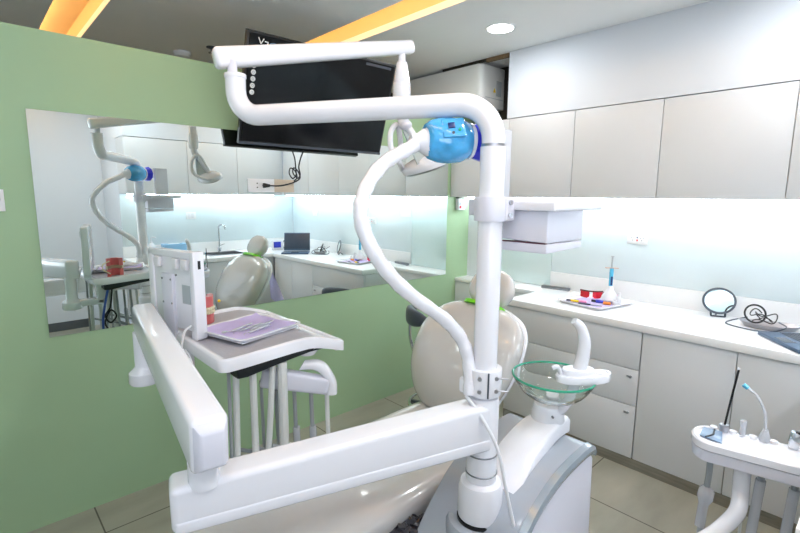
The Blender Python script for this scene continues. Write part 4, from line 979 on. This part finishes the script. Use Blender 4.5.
# digital clock, blue box etc. (seen in the mirror)
t = thing('digital_timer', 'white timer with blue display beside the laptop, seen in mirror', 'timer', (3.02, -.2, zc))
obj('case', MB().obox((2.985, -.20, zc+.065), (.15, .05, .13), rz(.15), .012, 3), M['white_matte'], t); obj('display', MB().obox((2.968, -.174, zc+.07), (.095, .004, .075), rz(.15)), M['blue'], t, 'blue display'); obj('handle', MB().torus((3.085, -.19, zc+.065), .045, .007, (0, 1, 0), 24, 8, .6, 1.2, u=(1, 0, 0)), M['black'], t)
t = thing('glove_box', 'slate blue box on the sink worktop, seen in mirror', 'box', (1.78, -.3, zc))
obj('carton', MB().box((1.62, -.36, zc), (1.87, -.24, zc+.15), .004), mat('slate blue carton', rgb(130, 175, 210), .5), t); obj('opening', MB().box((1.68, -.33, zc+.149), (1.80, -.27, zc+.152), .002), M['white_matte'], t)
t = thing('soap_bottle', 'white pump bottle on the sink worktop, seen in mirror', 'bottle', (1.66, -.42, zc))
obj('body', MB().lathe([(.035, 0), (.038, .01), (.038, .13), (.015, .16), (.015, .175)], (1.54, -.42, zc)), M['white_matte'], t); obj('pump', MB().tube(cr([(1.54, -.42, zc+.17), (1.54, -.42, zc+.215), (1.565, -.41, zc+.225), (1.585, -.40, zc+.215)], 5), .006, 10), M['white_matte'], t)
t = thing('film_bundle', 'crumpled dark plastic film between chair seat and unit', 'plastic film', (1.02, 1.07, .43))
q2 = MB(); random.seed(5); q2.ell((1.03, 1.03, .47), (.085, .045, .028), rz(-.3), 26, 14)
for v_ in q2.bm.verts: v_.co += V((random.uniform(-.012, .012), random.uniform(-.012, .012), random.uniform(-.01, .01)))
obj('film', q2, mat('dark crumpled film', rgb(60, 58, 64), .15, coat=.8), t, angle=20)

# ------------------------------------------------------------------ world, camera, exposure
w = bpy.data.worlds.new('World'); SC.world = w; w.use_nodes = True
bg = w.node_tree.nodes['Background']; bg.inputs['Strength'].default_value = 1.0
wn = w.node_tree.nodes; wl = w.node_tree.links                       # added fill: lower half made bright to light the ceiling, dimmer sky above
wtc = wn.new('ShaderNodeTexCoord'); wsx = wn.new('ShaderNodeSeparateXYZ'); wrp = wn.new('ShaderNodeValToRGB')
wl.new(wtc.outputs['Generated'], wsx.inputs[0]); wmr = wn.new('ShaderNodeMapRange'); wmr.inputs[1].default_value = -1; wmr.inputs[2].default_value = 1
wl.new(wsx.outputs['Z'], wmr.inputs[0]); wl.new(wmr.outputs[0], wrp.inputs[0])
wrp.color_ramp.elements[0].position = .47; wrp.color_ramp.elements[0].color = (5.6, 5.9, 6.4, 1)
wrp.color_ramp.elements[1].position = .53; wrp.color_ramp.elements[1].color = (1.15, 1.28, 1.55, 1)
wl.new(wrp.outputs[0], bg.inputs['Color'])
PL = bpy.data.lights.new('added_window_portal', 'AREA'); PL.shape = 'RECTANGLE'; PL.size = 2.7; PL.size_y = 1.6; PL.cycles.is_portal = True  # sampling portal for the added fill window
po = bpy.data.objects.new('added_window_portal', PL); COL.objects.link(po); po.location = ((WX0+WX1)/2, -1.36, (WZ0+WZ1)/2); po.rotation_euler = (PI/2, 0, 0)
cam = bpy.data.cameras.new('Camera'); co = bpy.data.objects.new('Camera', cam); COL.objects.link(co)
cam.sensor_fit = 'HORIZONTAL'; cam.sensor_width = 36; cam.lens = 36*468/800; cam.clip_start = .03
RM = Matrix(((.73106116, .09526289, -.67562901), (-.68225409, .11495413, -.7220214), (.0088845, .98879246, .149032)))
co.matrix_world = Matrix.Translation((0, 0, 1.6)) @ RM.to_4x4()
SC.camera = co
SC.view_settings.view_transform = 'Standard'; SC.view_settings.look = 'None'; SC.view_settings.gamma = 1.0; SC.view_settings.use_curve_mapping = False
SC.view_settings.exposure = 0.0
